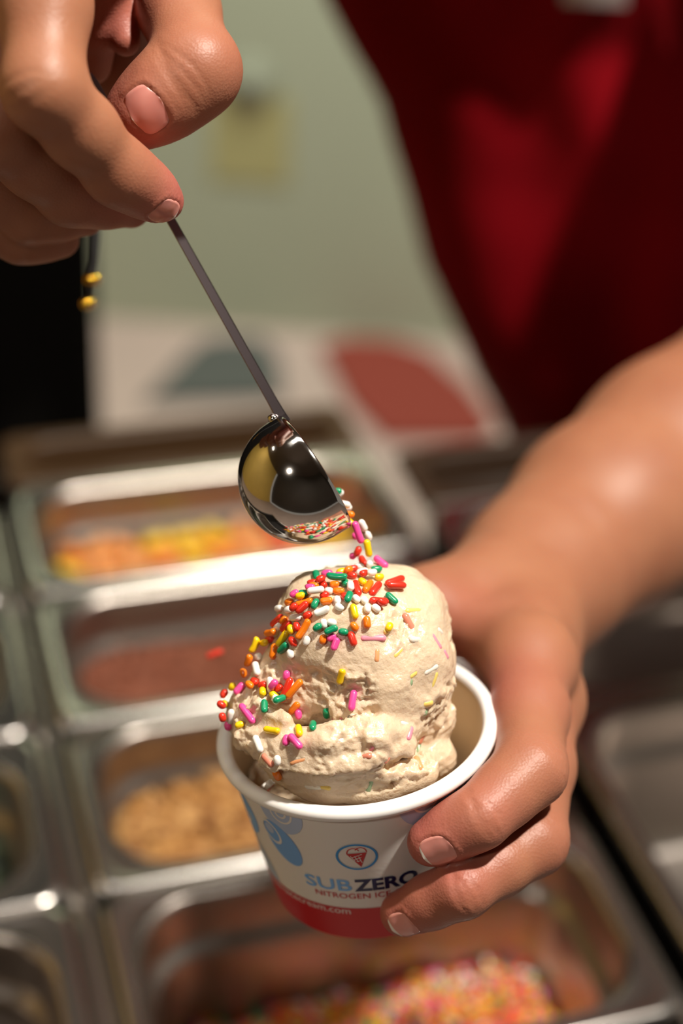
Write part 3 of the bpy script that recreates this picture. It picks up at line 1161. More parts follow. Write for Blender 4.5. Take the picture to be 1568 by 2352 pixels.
crown = [('r', 870, 575, 960, 570), ('w', 940, 545, 1010, 555), ('y', 750, 615, 850, 590), ('p', 600, 625, 720, 610), ('w', 950, 620, 1060, 590),
         ('p', 745, 640, 810, 640), ('g', 545, 600, 560, 680), ('r', 600, 690, 640, 760), ('r', 460, 722, 560, 705), ('r', 560, 720, 640, 690),
         ('o', 480, 745, 585, 745), ('o', 840, 610, 900, 590), ('p', 480, 775, 525, 775), ('g', 400, 812, 455, 812), ('p', 325, 845, 385, 805),
         ('o', 260, 905, 330, 880), ('w', 170, 960, 230, 950), ('r', 930, 690, 975, 840), ('r', 990, 640, 1045, 625), ('w', 1050, 645, 1140, 630),
         ('p', 1120, 455, 1255, 560), ('r', 1000, 470, 1050, 545), ('g', 1090, 580, 1205, 580), ('r', 890, 640, 925, 645), ('y', 1140, 660, 1205, 655), ('y', 975, 680, 1035, 725),
         ('r', 1235, 725, 1420, 660), ('r', 1240, 745, 1435, 750), ('r', 1180, 705, 1085, 830), ('o', 1095, 695, 1025, 800), ('o', 685, 735, 785, 725),
         ('g', 825, 675, 850, 745), ('g', 655, 680, 865, 695), ('w', 645, 790, 715, 795), ('w', 475, 825, 650, 800), ('o', 715, 795, 835, 800), ('w', 885, 720, 895, 800),
         ('o', 360, 930, 530, 885), ('y', 365, 858, 460, 838), ('r', 620, 850, 660, 830), ('g', 575, 865, 518, 965), ('o', 595, 900, 720, 885), ('r', 500, 905, 385, 1015),
         ('r', 340, 980, 400, 920), ('w', 255, 985, 325, 950), ('r', 430, 1045, 515, 1000), ('w', 300, 1050, 415, 1040), ('r', 130, 1120, 240, 1025), ('o', 220, 1090, 270, 1040),
         ('w', 165, 1160, 225, 1115), ('r', 215, 1175, 315, 1085), ('o', 125, 1215, 215, 1195), ('r', 60, 1290, 145, 1255),
         ('w', 535, 1015, 695, 950), ('w', 755, 845, 770, 915), ('w', 755, 930, 815, 960), ('r', 820, 830, 850, 870), ('g', 890, 820, 848, 925), ('w', 925, 850, 965, 890),
         ('w', 1010, 860, 1040, 905), ('r', 1070, 880, 1260, 895), ('r', 1130, 890, 1220, 935), ('w', 1050, 925, 1055, 995), ('w', 1110, 930, 1175, 985), ('g', 1235, 815, 1350, 920),
         ('y', 910, 910, 945, 1065), ('o', 900, 1085, 965, 1170), ('o', 1045, 1025, 1060, 1155), ('y', 1285, 1095, 1245, 1180), ('r', 885, 1180, 935, 1330),
         ('w', 620, 1070, 640, 1130), ('w', 670, 1075, 745, 1095), ('g', 545, 1160, 600, 1115), ('g', 635, 1190, 770, 1130), ('g', 800, 1180, 845, 1185),
         ('o', 628, 1210, 608, 1305), ('p', 670, 1260, 735, 1215), ('p', 770, 1240, 722, 1370), ('r', 360, 1090, 375, 1180), ('o', 500, 1060, 375, 1260), ('y', 310, 1125, 325, 1195),
         ('r', 300, 1235, 365, 1325), ('y', 285, 1175, 180, 1325), ('g', 195, 1390, 285, 1295), ('w', 300, 1355, 318, 1440), ('w', 475, 1240, 455, 1300),
         ('o', 155, 1300, 125, 1465), ('y', 45, 1330, 110, 1315)]
left = [('y', 505, 135, 435, 290), ('o', 395, 285, 355, 400), ('w', 460, 300, 490, 305), ('w', 425, 365, 458, 495), ('o', 320, 450, 335, 495), ('r', 415, 510, 460, 560),
        ('o', 385, 560, 430, 605), ('r', 475, 580, 535, 555), ('y', 485, 640, 490, 705), ('w', 570, 485, 582, 655), ('p', 745, 430, 735, 535), ('p', 660, 520, 595, 610),
        ('r', 640, 620, 690, 600), ('y', 560, 650, 660, 745), ('r', 800, 495, 700, 745), ('o', 895, 525, 740, 710), ('w', 565, 725, 575, 770), ('g', 515, 735, 515, 865),
        ('g', 600, 815, 720, 770), ('o', 860, 745, 770, 855), ('p', 850, 845, 855, 890), ('p', 325, 575, 225, 685), ('y', 190, 650, 230, 580), ('r', 115, 700, 150, 650),
        ('r', 75, 770, 90, 780), ('y', 125, 765, 160, 795), ('r', 90, 890, 95, 910), ('w', 205, 825, 190, 970), ('p', 165, 975, 172, 1005), ('y', 240, 985, 290, 970), ('p', 270, 760, 410, 950)]
lone = [('g', 1130, 810, 1135, 890, 'green sprinkle standing in the dark crease below the scoop'),
        ('p', 1412, 630, 1380, 845, 'long pink sprinkle upright on the front of the scoop'),
        ('y', 1298, 415, 1262, 565, 'yellow sprinkle alone on the smooth front of the scoop'),
        ('y', 525, 1035, 680, 1060, 'yellow sprinkle lying level on the lower ledge, left of the pink pair'),
        ('y', 845, 995, 868, 1105, 'short yellow sprinkle standing beside the crossed pink pair'),
        ('g', 1003, 960, 995, 1040, 'short green sprinkle on the crumbly ledge below the crease'),
        ('p', 745, 1080, 715, 1195, 'left pink sprinkle of the crossed pair on the lower ledge'),
        ('p', 770, 1075, 895, 1220, 'right pink sprinkle of the crossed pair on the lower ledge'),
        ('w', 425, 1080, 495, 1250, 'long white sprinkle on the lower left flank near the cup wall'),
        ('w', 632, 1275, 642, 1380, 'short white sprinkle on the lower ledge above the paper seam'),
        ('o', 620, 1425, 675, 1515, 'orange sprinkle low on the ice cream just above the paper seam')]
heap_name, left_name = 'heap on top of the scoop', "cluster on the scoop's left shoulder"
for s in crown:
    ice_sprinkle(*A_(*s), heap_name)
for s in left:
    ice_sprinkle(*B_(*s), left_name)
for s in lone:
    ice_sprinkle(*B_(*s[:5]), '', .0002, s[5])['group'] = 'scattered sprinkles on the ice cream'
ORD = ['leftmost', 'second', 'third', 'fourth', 'fifth', 'sixth', 'seventh', 'eighth', 'ninth', 'tenth', 'eleventh', 'twelfth', 'thirteenth', 'fourteenth',
       'fifteenth', 'sixteenth', 'seventeenth', 'eighteenth', 'nineteenth', 'twentieth', 'twenty-first', 'twenty-second', 'twenty-third', 'twenty-fourth', 'twenty-fifth']
for (zone, col), L in zones.items():
    L.sort(key=lambda t: t[0])
    for i, (x, o) in enumerate(L):
        nm = SCOL[col][0]
        o['group'] = 'sprinkles in the ' + zone
        if len(L) == 1:
            o['label'] = 'only %s sprinkle in the %s' % (nm, zone)
        elif i == 0:
            o['label'] = 'leftmost %s sprinkle in the %s' % (nm, zone)
        elif i == len(L) - 1:
            o['label'] = 'rightmost %s sprinkle in the %s' % (nm, zone)
        else:
            o['label'] = '%s %s sprinkle from the left in the %s' % (ORD[i], nm, zone)

FM = {}
for k, (n, c) in SCOL.items():
    cc = lin(c)
    ic = lin('e0cba8')
    FM[k] = mat(n + '_fleck', tuple(cc[i] * .62 + ic[i] * .38 for i in range(3)) + (1,), .3, sss=.3, sss_scale=.0015)
FMESH = {}
for (k, i, b_), me in list(SMESH.items()):
    m2 = me.copy()
    m2.materials.clear()
    m2.materials.append(FM[k])
    FMESH[k, i, b_] = m2

# a narrow strip of the paper seam that stands up from the rim and leans on the ice cream
sv = []
for t in np.linspace(0, 1, 7):
    x, y = 598 + 54 * t, 1817 - 50 * t
    if t < .25:
        c = P(x, y, to_px(CP(math.atan2((on_ice(600, 1812)[0] - CUP_C) @ CR, (on_ice(600, 1812)[0] - CUP_C) @ CF), .0018))[2])
    else:
        c = on_ice(x, y)[0] - FWD * .0018
    sv.append(c)
d0 = to_px(sv[0])[2]
d0 -= .0022
sv = [P(*to_px(c)[:2], d0 + np.clip(to_px(c)[2] - d0, -.004, .004)) for c in sv]
sd_ = norm(sv[-1] - sv[0])
sw_ = norm(np.cross(sd_, FWD))
loops = [[c + sw_ * a * .0011 * (1 - .35 * i / 6) + FWD * b_ * .0002 for a, b_ in ((-1, -1), (1, -1), (1, 1), (-1, 1))] for i, c in enumerate(sv)]
v, fc = loft(loops, True, True)
mesh_obj('seam_strip', v, fc, mat('seam_paper', lin('f8f4ec'), .4), cup, smooth=False)

# flecks of sprinkle churned into the ice cream: parts of it
def fleck(px, py, ang, L, col, parent=ice):
    h = ICE_BVH.ray_cast(Vector(CAM), Vector(ray(px, py)))
    if h[0] is None or to_px(h[0])[2] > .475:
        return
    n = np.array(h[1])
    a = camvec(math.cos(ang), math.sin(ang), 0)
    a = norm(a - n * (a @ n))
    o = sprinkle_at('sprinkle_fleck', np.array(h[0]) - n * SR * .80, a, L, col, n)
    o.data = FMESH[col, int(np.argmin([abs(v - L) for v in SVAR])), 0]
    mw = o.matrix_world.copy()
    o.parent = parent
    o.matrix_parent_inverse = parent.matrix_world.inverted()
    o.matrix_world = mw


C_ = lambda x, y: (760 + x / 3.92, 1380 + y / 3.92)
for x, y, a, L, c in ((380, 340, 0, .0075, 'p'), (415, 490, 1.5, .0045, 'o'), (745, 80, .3, .006, 'y'), (710, 190, -1.1, .006, 'r'), (515, 240, 1.0, .004, 'y'), (780, 350, 0, .005, 'w'),
                      (620, 450, .7, .006, 'y'), (955, 360, -.8, .006, 'p'), (1040, 480, -.6, .004, 'p'), (745, 665, .3, .004, 'y'), (725, 735, 1.5, .003, 'g'), (905, 620, .3, .006, 'w'),
                      (930, 720, 1.3, .006, 'y'), (870, 935, 0, .004, 'y'), (862, 990, 1.4, .003, 'g'), (725, 1195, .5, .005, 'p'), (795, 1310, 1.4, .006, 'g'), (828, 1230, 1.2, .005, 'r'),
                      (375, 1330, .9, .004, 'p'), (300, 1395, 0, .004, 'r'), (520, 1425, .2, .004, 'r'), (800, 1450, 1.2, .005, 'o'), (350, 1670, 1.4, .006, 'g'), (90, 1060, .5, .005, 'p'),
                      (990, 270, 0, .004, 'w'), (665, 1100, 0, .004, 'w'), (95, 1250, .4, .005, 'w')):
    fleck(*C_(x, y), a, L, c)
for x, y, a, L, c in ((265, 1250, 0, .005, 'g'), (525, 1340, -.5, .005, 'r'), (850, 1340, .3, .006, 'o'), (590, 1585, .6, .005, 'r'), (1105, 1605, 0, .004, 'y'), (990, 1610, .3, .006, 'w')):
    fleck(490 + x / 4.3556, 1440 + y / 4.3556, a, L, c)

# sprinkles pouring through the air from the scoop
falling = [('p', 925, 75, 1005, 300, .440, 'long bright pink sprinkle falling just below the scoop lip'),
           ('w', 985, 60, 1045, 175, .443, 'upper white sprinkle falling beside the pink one'),
           ('w', 1045, 175, 1090, 265, .445, 'lower white sprinkle falling above the yellow one'),
           ('y', 1050, 255, 1080, 435, .440, 'long yellow sprinkle falling upright above the heap'),
           ('r', 985, 330, 940, 430, .446, 'red sprinkle falling below the bright pink one'),
           ('p', 920, 400, 905, 450, .449, 'small pink sprinkle falling just above the heap'),
           ('w', 1085, 470, 1080, 540, .444, 'white sprinkle landing at the peak of the heap'),
           ('p', 930, 190, 945, 260, .449, 'pink sprinkle falling half hidden behind the bright pink one')]
for c, x1, y1, x2, y2, d, lb in falling:
    a = A_(c, x1, y1, x2, y2)
    p1, p2 = P(a[0], a[1], d), P(a[2], a[3], d + .001)
    tag(sprinkle_at('sprinkle', (p1 + p2) / 2, p2 - p1, np.linalg.norm(p2 - p1), c, bend=0), lb, 'sprinkle', 'sprinkles falling from the scoop')
p1, p2 = P(478, 1508, .53), P(508, 1496, .53)
tag(sprinkle_at('sprinkle', (p1 + p2) / 2, p2 - p1, .0062, 'r', bend=0), 'coral red sprinkle falling far to the left of the ice cream', 'sprinkle', 'sprinkles falling from the scoop')

# ------------------------------------------------------------------ measuring scoop
SD = .440
SC = P(721, 1083, SD)                       # centre of the opening
sn = camvec(.835, .545, -.13)               # opening faces right, up and slightly away
se = camvec(-.545, .835, .0)
se = norm(se - sn * (se @ sn))              # along the opening, towards the handle
sf = np.cross(sn, se)
SRAD = 151 * SD / FPX
scoop = empty('measuring_scoop', SC, 'polished steel measuring scoop pouring sprinkles, held at the end of its thin handle', 'scoop')
prof = []
col_ = .0038
for t in np.linspace(.02, math.pi / 2, 22):
    prof.append((SRAD * math.sin(t), -col_ - SRAD * math.cos(t) * .99))
for t in (.33, .66, 1.0):
    prof.append((SRAD * (1 + .004 * t), -col_ * (1 - t)))
prof.append((SRAD * 1.004 - .0003, .0003))
prof.append((SRAD - .0010, .0))
for t in np.linspace(math.pi / 2, .02, 16):
    prof.append(((SRAD - .0011) * math.sin(t), -col_ - (SRAD - .0011) * math.cos(t)))
loops = [[SC + sn * z + r * (math.cos(a) * se + math.sin(a) * sf) for a in np.linspace(0, 2 * math.pi, 72, endpoint=False)] for r, z in prof]
v, fc = loft(loops, True, True)
mesh_obj('bowl', v, fc, SCOOP, scoop)
H0, H1 = P(654, 972, .4405), P(205, 172, .4475)
hd = norm(H1 - H0)
hw = norm(np.cross(hd, FWD))                # across the strip as seen
hn = np.cross(hd, hw)
loops = []
for t, w_, th_ in ((0, .0020, .0009), (.02, .0017, .0010), (.06, .0015, .0010), (.5, .00135, .0010), (.97, .0014, .0010), (1.0, .0010, .0007)):
    c = H0 + (H1 - H0) * t
    loops.append([c + hw * w_ * a + hn * th_ * b for a, b in ((-.8, -1), (.8, -1), (1, -.6), (1, .6), (.8, 1), (-.8, 1), (-1, .6), (-1, -.6))])
v, fc = loft(loops, True, True)
mesh_obj('handle', v, fc, mat('dark_steel', lin('8d8286'), .22, 1.0), scoop, smooth=False)
c = SC + se * (SRAD * .985) - sn * .0015
loops = [[c + se * x * (1) + hn * (r * math.cos(a)) + hw * (r * math.sin(a)) for a in np.linspace(0, 2 * math.pi, 14, endpoint=False)] for x, r in ((-.0008, .0017), (.0008, .0016), (.0018, .0011))]
v, fc = loft(loops, True, True)
mesh_obj('weld', v, fc, SCOOP, scoop)
# sprinkles still lying in the lip of the bowl
for i, (c, px, py, ang, dd, lb) in enumerate((('g', 764, 1131, .2, .447, 'green sprinkle peeping over the rim of the scoop bowl'),
                                     ('w', 770, 1138, .5, .450, 'white sprinkle behind the green one at the scoop rim'),
                                     ('w', 784, 1157, -.2, .446, 'white sprinkle sliding over the scoop rim, uppermost of a pair'),
                                     ('w', 787, 1167, .1, .449, 'white sprinkle sliding over the scoop rim, lower of a pair'),
                                     ('o', 793, 1182, .0, .446, 'orange sprinkle at the lowest corner of the scoop rim'),
                                     ('y', 796, 1194, -.7, .444, 'yellow sprinkle leaving the lowest corner of the scoop rim'))):
    a = camvec(math.cos(ang), math.sin(ang), .2)
    tag(sprinkle_at('sprinkle', P(px, py, dd), a, .0056, c, bend=0), lb, 'sprinkle', 'sprinkles in the scoop')

# ------------------------------------------------------------------ person
SKIN = bpy.data.materials.new('skin')
SKIN.use_nodes = True
nt = SKIN.node_tree
b = nt.nodes['Principled BSDF']
tc = nt.nodes.new('ShaderNodeTexCoord')
vc = nt.nodes.new('ShaderNodeVertexColor')
vc.layer_name = 'ruddy'
n1_ = nt.nodes.new('ShaderNodeTexNoise')
n1_.inputs['Scale'].default_value = 55
n1_.inputs['Detail'].default_value = 5
nt.links.new(tc.outputs['Object'], n1_.inputs['Vector'])
mx = nt.nodes.new('ShaderNodeMix')
mx.data_type = 'RGBA'
mx.inputs[6].default_value = lin('a67254')
mx.inputs[7].default_value = lin('945c43')
nt.links.new(n1_.outputs['Fac'], mx.inputs[0])
mx2 = nt.nodes.new('ShaderNodeMix')
mx2.data_type = 'RGBA'
mx2.inputs[7].default_value = lin('b4605a')
nt.links.new(vc.outputs['Color'], mx2.inputs[0])
nt.links.new(mx.outputs[2], mx2.inputs[6])
nt.links.new(mx2.outputs[2], b.inputs['Base Color'])
b.inputs['Roughness'].default_value = .47
b.inputs['Specular IOR Level'].default_value = .40
b.inputs['Subsurface Weight'].default_value = .35
b.inputs['Subsurface Radius'].default_value = (1, .35, .18)
b.inputs['Subsurface Scale'].default_value = .0035
vo = nt.nodes.new('ShaderNodeTexVoronoi')
vo.inputs['Scale'].default_value = 1300
nt.links.new(tc.outputs['Object'], vo.inputs['Vector'])
n3_ = nt.nodes.new('ShaderNodeTexNoise')
n3_.inputs['Scale'].default_value = 420
n3_.inputs['Detail'].default_value = 4
nt.links.new(tc.outputs['Object'], n3_.inputs['Vector'])
ad = nt.nodes.new('ShaderNodeMath')
ad.operation = 'ADD'
nt.links.new(vo.outputs['Distance'], ad.inputs[0])
nt.links.new(n3_.outputs['Fac'], ad.inputs[1])
bp = nt.nodes.new('ShaderNodeBump')
bp.inputs['Strength'].default_value = .22
bp.inputs['Distance'].default_value = .0003
nt.links.new(ad.outputs[0], bp.inputs['Height'])
nt.links.new(bp.outputs['Normal'], b.inputs['Normal'])
NAIL = mat('fingernail', lin('df968a'), .2, spec=.5, sss=.3, sss_scale=.002, coat=.15)
NAIL_EDGE = mat('fingernail_edge', lin('f4e8de'), .3)


def wall_d(px, py, rpx, tight=.93):
    """Depth of a finger's centre when it rests on the cup wall there."""
    h = cup_hit(px, py)
    d = to_px(h)[2]
    q = h - CUP_C
    n = norm(q - AX * (q @ AX))
    r = rpx * d / FPX
    cosn = max(n @ -ray(px, py), .35)
    return d - r * tight / cosn


def under_d(px, py, h):
    r = ray(px, py)
    t = ((CUP_C + AX * h - CAM) @ AX) / (r @ AX)
    return (r * t) @ FWD


def nail_bed(fld, tip, prev, r, dors, w, Lb, Lf):
    """Sinks the nail bed and raises the skin fold round it."""
    a = norm(tip - prev)
    n = norm(dors - a * (dors @ a))
    sd = np.cross(a, n)
    sl, X, Y, Z = fld.sub(tip - r * 2.2, tip + r * 2.2)
    dx, dy, dz = X - np.float32(tip[0]), Y - np.float32(tip[1]), Z - np.float32(tip[2])
    v_ = (dx * a[0] + dy * a[1] + dz * a[2] - (Lf - Lb) / 2) / ((Lb + Lf) / 2)
    u_ = (dx * sd[0] + dy * sd[1] + dz * sd[2]) / w
    e_ = dx * n[0] + dy * n[1] + dz * n[2]
    rho = (np.abs(u_) ** 3 + np.abs(v_) ** 3) ** (1 / 3)
    up = np.clip(e_ / (.3 * r), 0, 1)
    fold = np.exp(-((rho - 1.16) / .12) ** 2) * np.clip((.9 - v_) / .3, 0, 1)
    bed_ = np.clip((1.04 - rho) / .06, 0, 1)
    fld.v[sl] += (up * (bed_ * .00030 - fold * .00038)).astype(np.float32)


class Hand:
    def __init__(self, field):
        self.f = field
        self.tips = []

    def finger(self, pts, k=.005, flat=None):
        """pts: (px, py, depth, radius in px), tip first."""
        g = self.f.blank()
        c = [P(p[0], p[1], p[2]) for p in pts]
        r = [p[3] * p[2] / FPX for p in pts]
        # rounder joints: phalanx slightly waisted between joints
        C2, R2 = [c[0]], [r[0]]
        for i in range(1, len(c)):
            C2.append((c[i - 1] + c[i]) / 2)
            R2.append((r[i - 1] + r[i]) / 2 * (.985 if i < 3 else 1))
            C2.append(c[i])
            R2.append(r[i])
        g.chain(C2, R2, k)
        self.tips.append((c, r))
        return g, c, r


def fine_field(pxbox, dr, h):
    pts = [P(x, y, d) for x in pxbox[:2] for y in pxbox[2:] for d in dr]
    return Field(np.min(pts, 0), np.max(pts, 0), h)


# --- the hand round the cup
fl_ = fine_field((860, 1800, 840, 2200), (.40, .67), .00100)
HL = Hand(fl_)
pi = [(990, 1934, wall_d(990, 1934, 55), 56), (1102, 1876, .4290, 66), (1218, 1768, .441, 79), (1215, 1520, .490, 92)]
pm = [(925, 2097, wall_d(925, 2090, 52), 53), (1062, 2040, .4340, 63), (1222, 1930, .449, 77), (1240, 1610, .500, 90)]
prg = [(900, 2035, under_d(900, 2035, -HCUP - .0085), 50), (1010, 2035, under_d(1010, 2035, -HCUP - .009), 56), (1150, 1975, .492, 66), (1215, 1690, .530, 85)]
ppk = [(950, 2000, under_d(950, 2000, -HCUP - .009), 42), (1020, 1990, .520, 46), (1110, 1920, .525, 55), (1190, 1720, .555, 74)]
g1, ci, ri = HL.finger(pi)
g2, cm, rm = HL.finger(pm)
g3, c3, r3 = HL.finger(prg)
g4, c4, r4 = HL.finger(ppk)
th = [(905, 1590, .520, 60), (930, 1500, .519, 72), (985, 1395, .523, 84), (1120, 1365, .545, 100)]
g5, ct, rt_ = HL.finger(th, .008)
fl_.v = g1.v
fl_.merge(g2, .0016)
fl_.merge(g3, .0016)
fl_.merge(g4, .0016)
palm = fl_.blank()
WR = (1215, 1350, .575, 165)
wc, wr_ = P(*WR[:3]), WR[3] * WR[2] / FPX
for c, r in ((ci, ri), (cm, rm), (c3, r3), (c4, r4)):
    palm.cone(c[3], wc, r[3] * .98, wr_ * .72, .010)
for a, bb in ((ci, cm), (cm, c3), (c3, c4)):
    palm.cone(a[3], bb[3], .0105, .0105, .006)
palm.cone(ct[3], ci[3], .0125, .0095, .010)
palm.cone(ct[2], ci[3], .0105, .0085, .010)      # web between thumb and index
palm.cone(ct[3], wc, rt_[3], wr_ * .8, .012)
palm.merge(g5, .008)
fl_.merge(palm, .008)
# forearm
fa = [(1160, 1365, .560, 140), (1255, 1310, .585, 182), (1390, 1190, .615, 215), (1568, 1070, .650, 248), (1760, 950, .685, 262)]
cfa = [P(*p[:3]) for p in fa]
rfa = [p[3] * p[2] / FPX for p in fa]
g = fl_.blank()
g.chain(cfa, rfa, .012)
fl_.merge(g, .012)
# joint creases and nail beds
toC = -FWD
def crease_set(c, r, dors, amp=1.0):
    ax = norm(c[0] - c[1])
    fl = fl_ if True else None
    return ax
axi, axm = norm(ci[0] - ci[1]), norm(cm[0] - cm[1])
d_i = camvec(-.05, .35, 1)
d_m = camvec(-.05, .30, 1)
fl_.crease(ci[1], norm(ci[0] - ci[2]), d_i, ri[1], .00052, .00042, (-.0026, -.0008, .0009, .0024))
fl_.crease(cm[1], norm(cm[0] - cm[2]), d_m, rm[1], .00058, .00042, (-.0026, -.0009, .0010, .0026))
fl_.crease(ci[2], norm(ci[1] - ci[3]), camvec(.6, .25, 1), ri[2], .00030, .0006, (-.0040, -.0018, .0004, .0026))
fl_.crease(cm[2], norm(cm[1] - cm[3]), camvec(.7, 0, 1), rm[2], .00026, .0006, (-.0036, -.0014, .0010, .0032))
NI = (camvec(.10, -.26, 1), .0047, .0072, .0026)
NM = (camvec(.05, -.30, 1), .0045, .0064, .0022)
nail_bed(fl_, ci[0], ci[1], ri[0], *NI)
nail_bed(fl_, cm[0], cm[1], rm[0], *NM)
V, Q = fl_.mesh()
NAILS = []


def nail(V, Q, tip, prev, r, dors, w, Lb, Lf, body_v=None, edge=.12, lift=.00016):
    """Curved nail plate laid on a fingertip; returns mesh data."""
    bvh = BVHTree.FromPolygons([tuple(p) for p in V], [tuple(int(i) for i in q) for q in Q])
    a = norm(tip - prev)
    n = norm(dors - a * (dors @ a))
    s = np.cross(a, n)
    nu, nv = 14, 26
    verts, faces, mi = [], [], []
    top = []
    for j in range(nv + 1):
        vv = -Lb + (Lb + Lf) * (.5 - .5 * math.cos(math.pi * j / nv))
        row = []
        for i in range(nu + 1):
            u = -1 + 2 * i / nu
            # outline: straight sides, rounded root and free edge
            q = (vv + Lb) / (Lb + Lf)
            e_ = min(abs(2 * q - 1), .995)
            ww = w * (1 - e_ ** 3.0) ** (1 / 3.0)
            bow = 0
            p0 = tip + a * (vv + bow) + s * (u * ww)
            h = bvh.ray_cast(Vector(p0 + n * r * 2.2), Vector(-n), r * 3)
            hgt = (np.array(h[0]) - p0) @ n if h[0] is not None else None
            row.append((p0, hgt, u))
        top.append(row)
    good = [h for row in top for _, h, _ in row if h is not None]
    for row in top:
        hc = [h for _, h, _ in row if h is not None]
        base = max(hc) if hc else float(np.median(good))
        base = max(base, float(np.median(good)) * .93)
        for p0, h, u in row:
            hh_ = base - .30 * r * (u * w / r) ** 2 * 1.0
            if h is not None:
                hh_ = .5 * hh_ + .5 * max(h, hh_ - .0004)
            verts.append(p0 + n * (hh_ + lift))
    nv1, nu1 = nv + 1, nu + 1
    for j in range(nv):
        for i in range(nu):
            p = j * nu1 + i
            faces.append((p, p + 1, p + nu1 + 1, p + nu1))
            mi.append(1 if .5 - .5 * math.cos(math.pi * (j + .5) / nv) > 1 - edge else 0)
    # thickness: a skirt down round the outline
    ring = [i for i in range(nu1)] + [j * nu1 + nu for j in range(1, nv1)] + [nv * nu1 + i for i in range(nu - 1, -1, -1)] + [j * nu1 for j in range(nv - 1, 0, -1)]
    o = len(verts)
    for k in ring:
        verts.append(verts[k] - n * .0009)
    for k in range(len(ring)):
        k2 = (k + 1) % len(ring)
        faces.append((ring[k], o + k, o + k2, ring[k2]))
        mi.append(0)
    NAILS.append((verts, faces, mi))


nail(V, Q, ci[0], ci[1], ri[0], *NI, edge=.08)
nail(V, Q, cm[0], cm[1], rm[0], *NM, edge=.13)
LV, LQ = V, Q

# --- the hand with the scoop
fr_ = fine_field((-330, 600, -560, 640), (.375, .56), .00095)
HR = Hand(fr_)
ti = [(378, 464, .4350, 42), (330, 432, .428, 58), (268, 392, .4190, 72), (100, 205, .395, 92), (105, -170, .408, 112)]
tm = [(300, 478, .453, 46), (165, 438, .438, 76), (0, 300, .414, 88), (-10, -140, .430, 108)]
tr = [(195, 497, .464, 45), (62, 490, .452, 64), (-90, 370, .436, 78), (-100, -90, .452, 98)]
tp = [(140, 550, .470, 42), (45, 543, .461, 56), (-80, 470, .452, 64), (-160, 0, .470, 84)]
tt_ = [(312, 268, .4335, 72), (378, 220, .432, 86), (452, 160, .4330, 94), (372, -110, .466, 80)]
h1, cI, rI = HR.finger(ti)
h2, cM, rM = HR.finger(tm)
h3, cR_, rR = HR.finger(tr)
h4, cP_, rP = HR.finger(tp)
h5, cT, rT = HR.finger(tt_, .006)
fr_.v = h1.v
fr_.merge(h2, .0012)
fr_.merge(h3, .0012)
fr_.merge(h4, .0012)
palm = fr_.blank()
WR2 = P(230, -420, .54)
for c, r in ((cI, rI), (cM, rM), (cR_, rR), (cP_, rP)):
    palm.cone(c[-1], WR2, r[-1], .024, .010)
for a, bb in ((cI, cM), (cM, cR_), (cR_, cP_)):
    palm.cone(a[-1], bb[-1], .0125, .0125, .006)
palm.cone(cT[-1], WR2, rT[-1], .024, .010)
palm.cone(cT[-1], cI[-1], .011, .012, .010)
fr_.merge(palm, .006)
web = fr_.blank()                                # folds of the palm seen between thumb and index
a1, r1 = PR(250, -120, .455, 70)
a2, r2 = PR(288, 95, .450, 34)
web.cone(a1, a2, r1, r2, .003)
a1, r1 = PR(330, -140, .462, 60)
a2, r2 = PR(318, 30, .458, 36)
web.cone(a1, a2, r1, r2, .003)
for q1, q2 in (((225, -100, .440, 88), (222, 60, .452, 52)), ((222, 60, .452, 52), (214, 150, .462, 42)), ((270, -60, .478, 110), (275, 150, .484, 95))):
    a1, r1 = PR(*q1)
    a2, r2 = PR(*q2)
    web.cone(a1, a2, r1, r2, .003)
fr_.merge(web, .003)
fr_.merge(h5, .0012)
d_t = camvec(.15, -.15, 1)
fr_.crease((cT[1] + cT[2]) / 2, norm(cT[0] - cT[2]), camvec(.1, .1, 1), rT[2], .00036, .00055, (-.0042, -.0022, -.0004, .0016, .0034))
fr_.crease(cI[3], norm(cI[2] - cI[4]), camvec(-.8, 0, 1), rI[3], .0003, .0007, (-.003, 0, .003))
NT = (camvec(.22, -.22, 1), .0066, .0098, .0002)
NX = (camvec(-.12, -.32, .9), .0043, .0085, .0012)
nail_bed(fr_, cT[0], cT[1], rT[0], *NT)
nail_bed(fr_, cI[0], cI[1], rI[0] * 1.25, *NX)
V, Q = fr_.mesh()
nail(V, Q, cT[0], cT[1], rT[0], *NT, edge=.03)
nail(V, Q, cI[0], cI[1], rI[0] * 1.25, *NX, edge=.05)
RV, RQ = V, Q

# --- trunk, upper arms and legs at a coarser step
SCL = 1.105
rows = [(-330, 690, .91), (-160, 700, .95), (0, 738, 1.0), (110, 795, 1.02), (230, 866, 1.04), (330, 892, 1.06), (450, 930, 1.08), (600, 968, 1.11), (780, 1055, 1.14), (960, 1150, 1.18), (1080, 1185, 1.20)]
hwid = .172
tc_ = []                                          # trunk axis: centre, half width, half depth
for py, px, d in rows:
    d *= SCL
    w_ = hwid - .018 * max(0, (py - 300) / 700)
    tc_.append((P(px + w_ / d * FPX, py, d), w_, .118))
top = tc_[0][0] + np.array([-.02, .01, .10])
tc_ = [(top + np.array([0, 0, .07]), .10, .07), (top, .165, .095)] + tc_
last = tc_[-1][0]
tc_ += [(np.array([last[0], last[1], last[2] - .10]), .165, .120), (np.array([last[0], last[1], last[2] - .17]), .168, .122)]
lo_, hi_ = np.array([-.6, .30, 0.0]), np.array([.95, 1.38, 1.62])
cf_ = Field(lo_, hi_, .0075)
for i in range(len(tc_) - 1):
    a, b_ = tc_[i], tc_[i + 1]
    for s in (-.5, 0, .5):
        o = np.array([s * a[1] * .95, 0, 0])
        o2 = np.array([s * b_[1] * .95, 0, 0])
        cf_.cone(a[0] + o, b_[0] + o2, a[2] * .66, b_[2] * .66, .004, .03)
shL = top + np.array([.17, 0, -.03])
shR = top + np.array([-.17, 0, -.03])
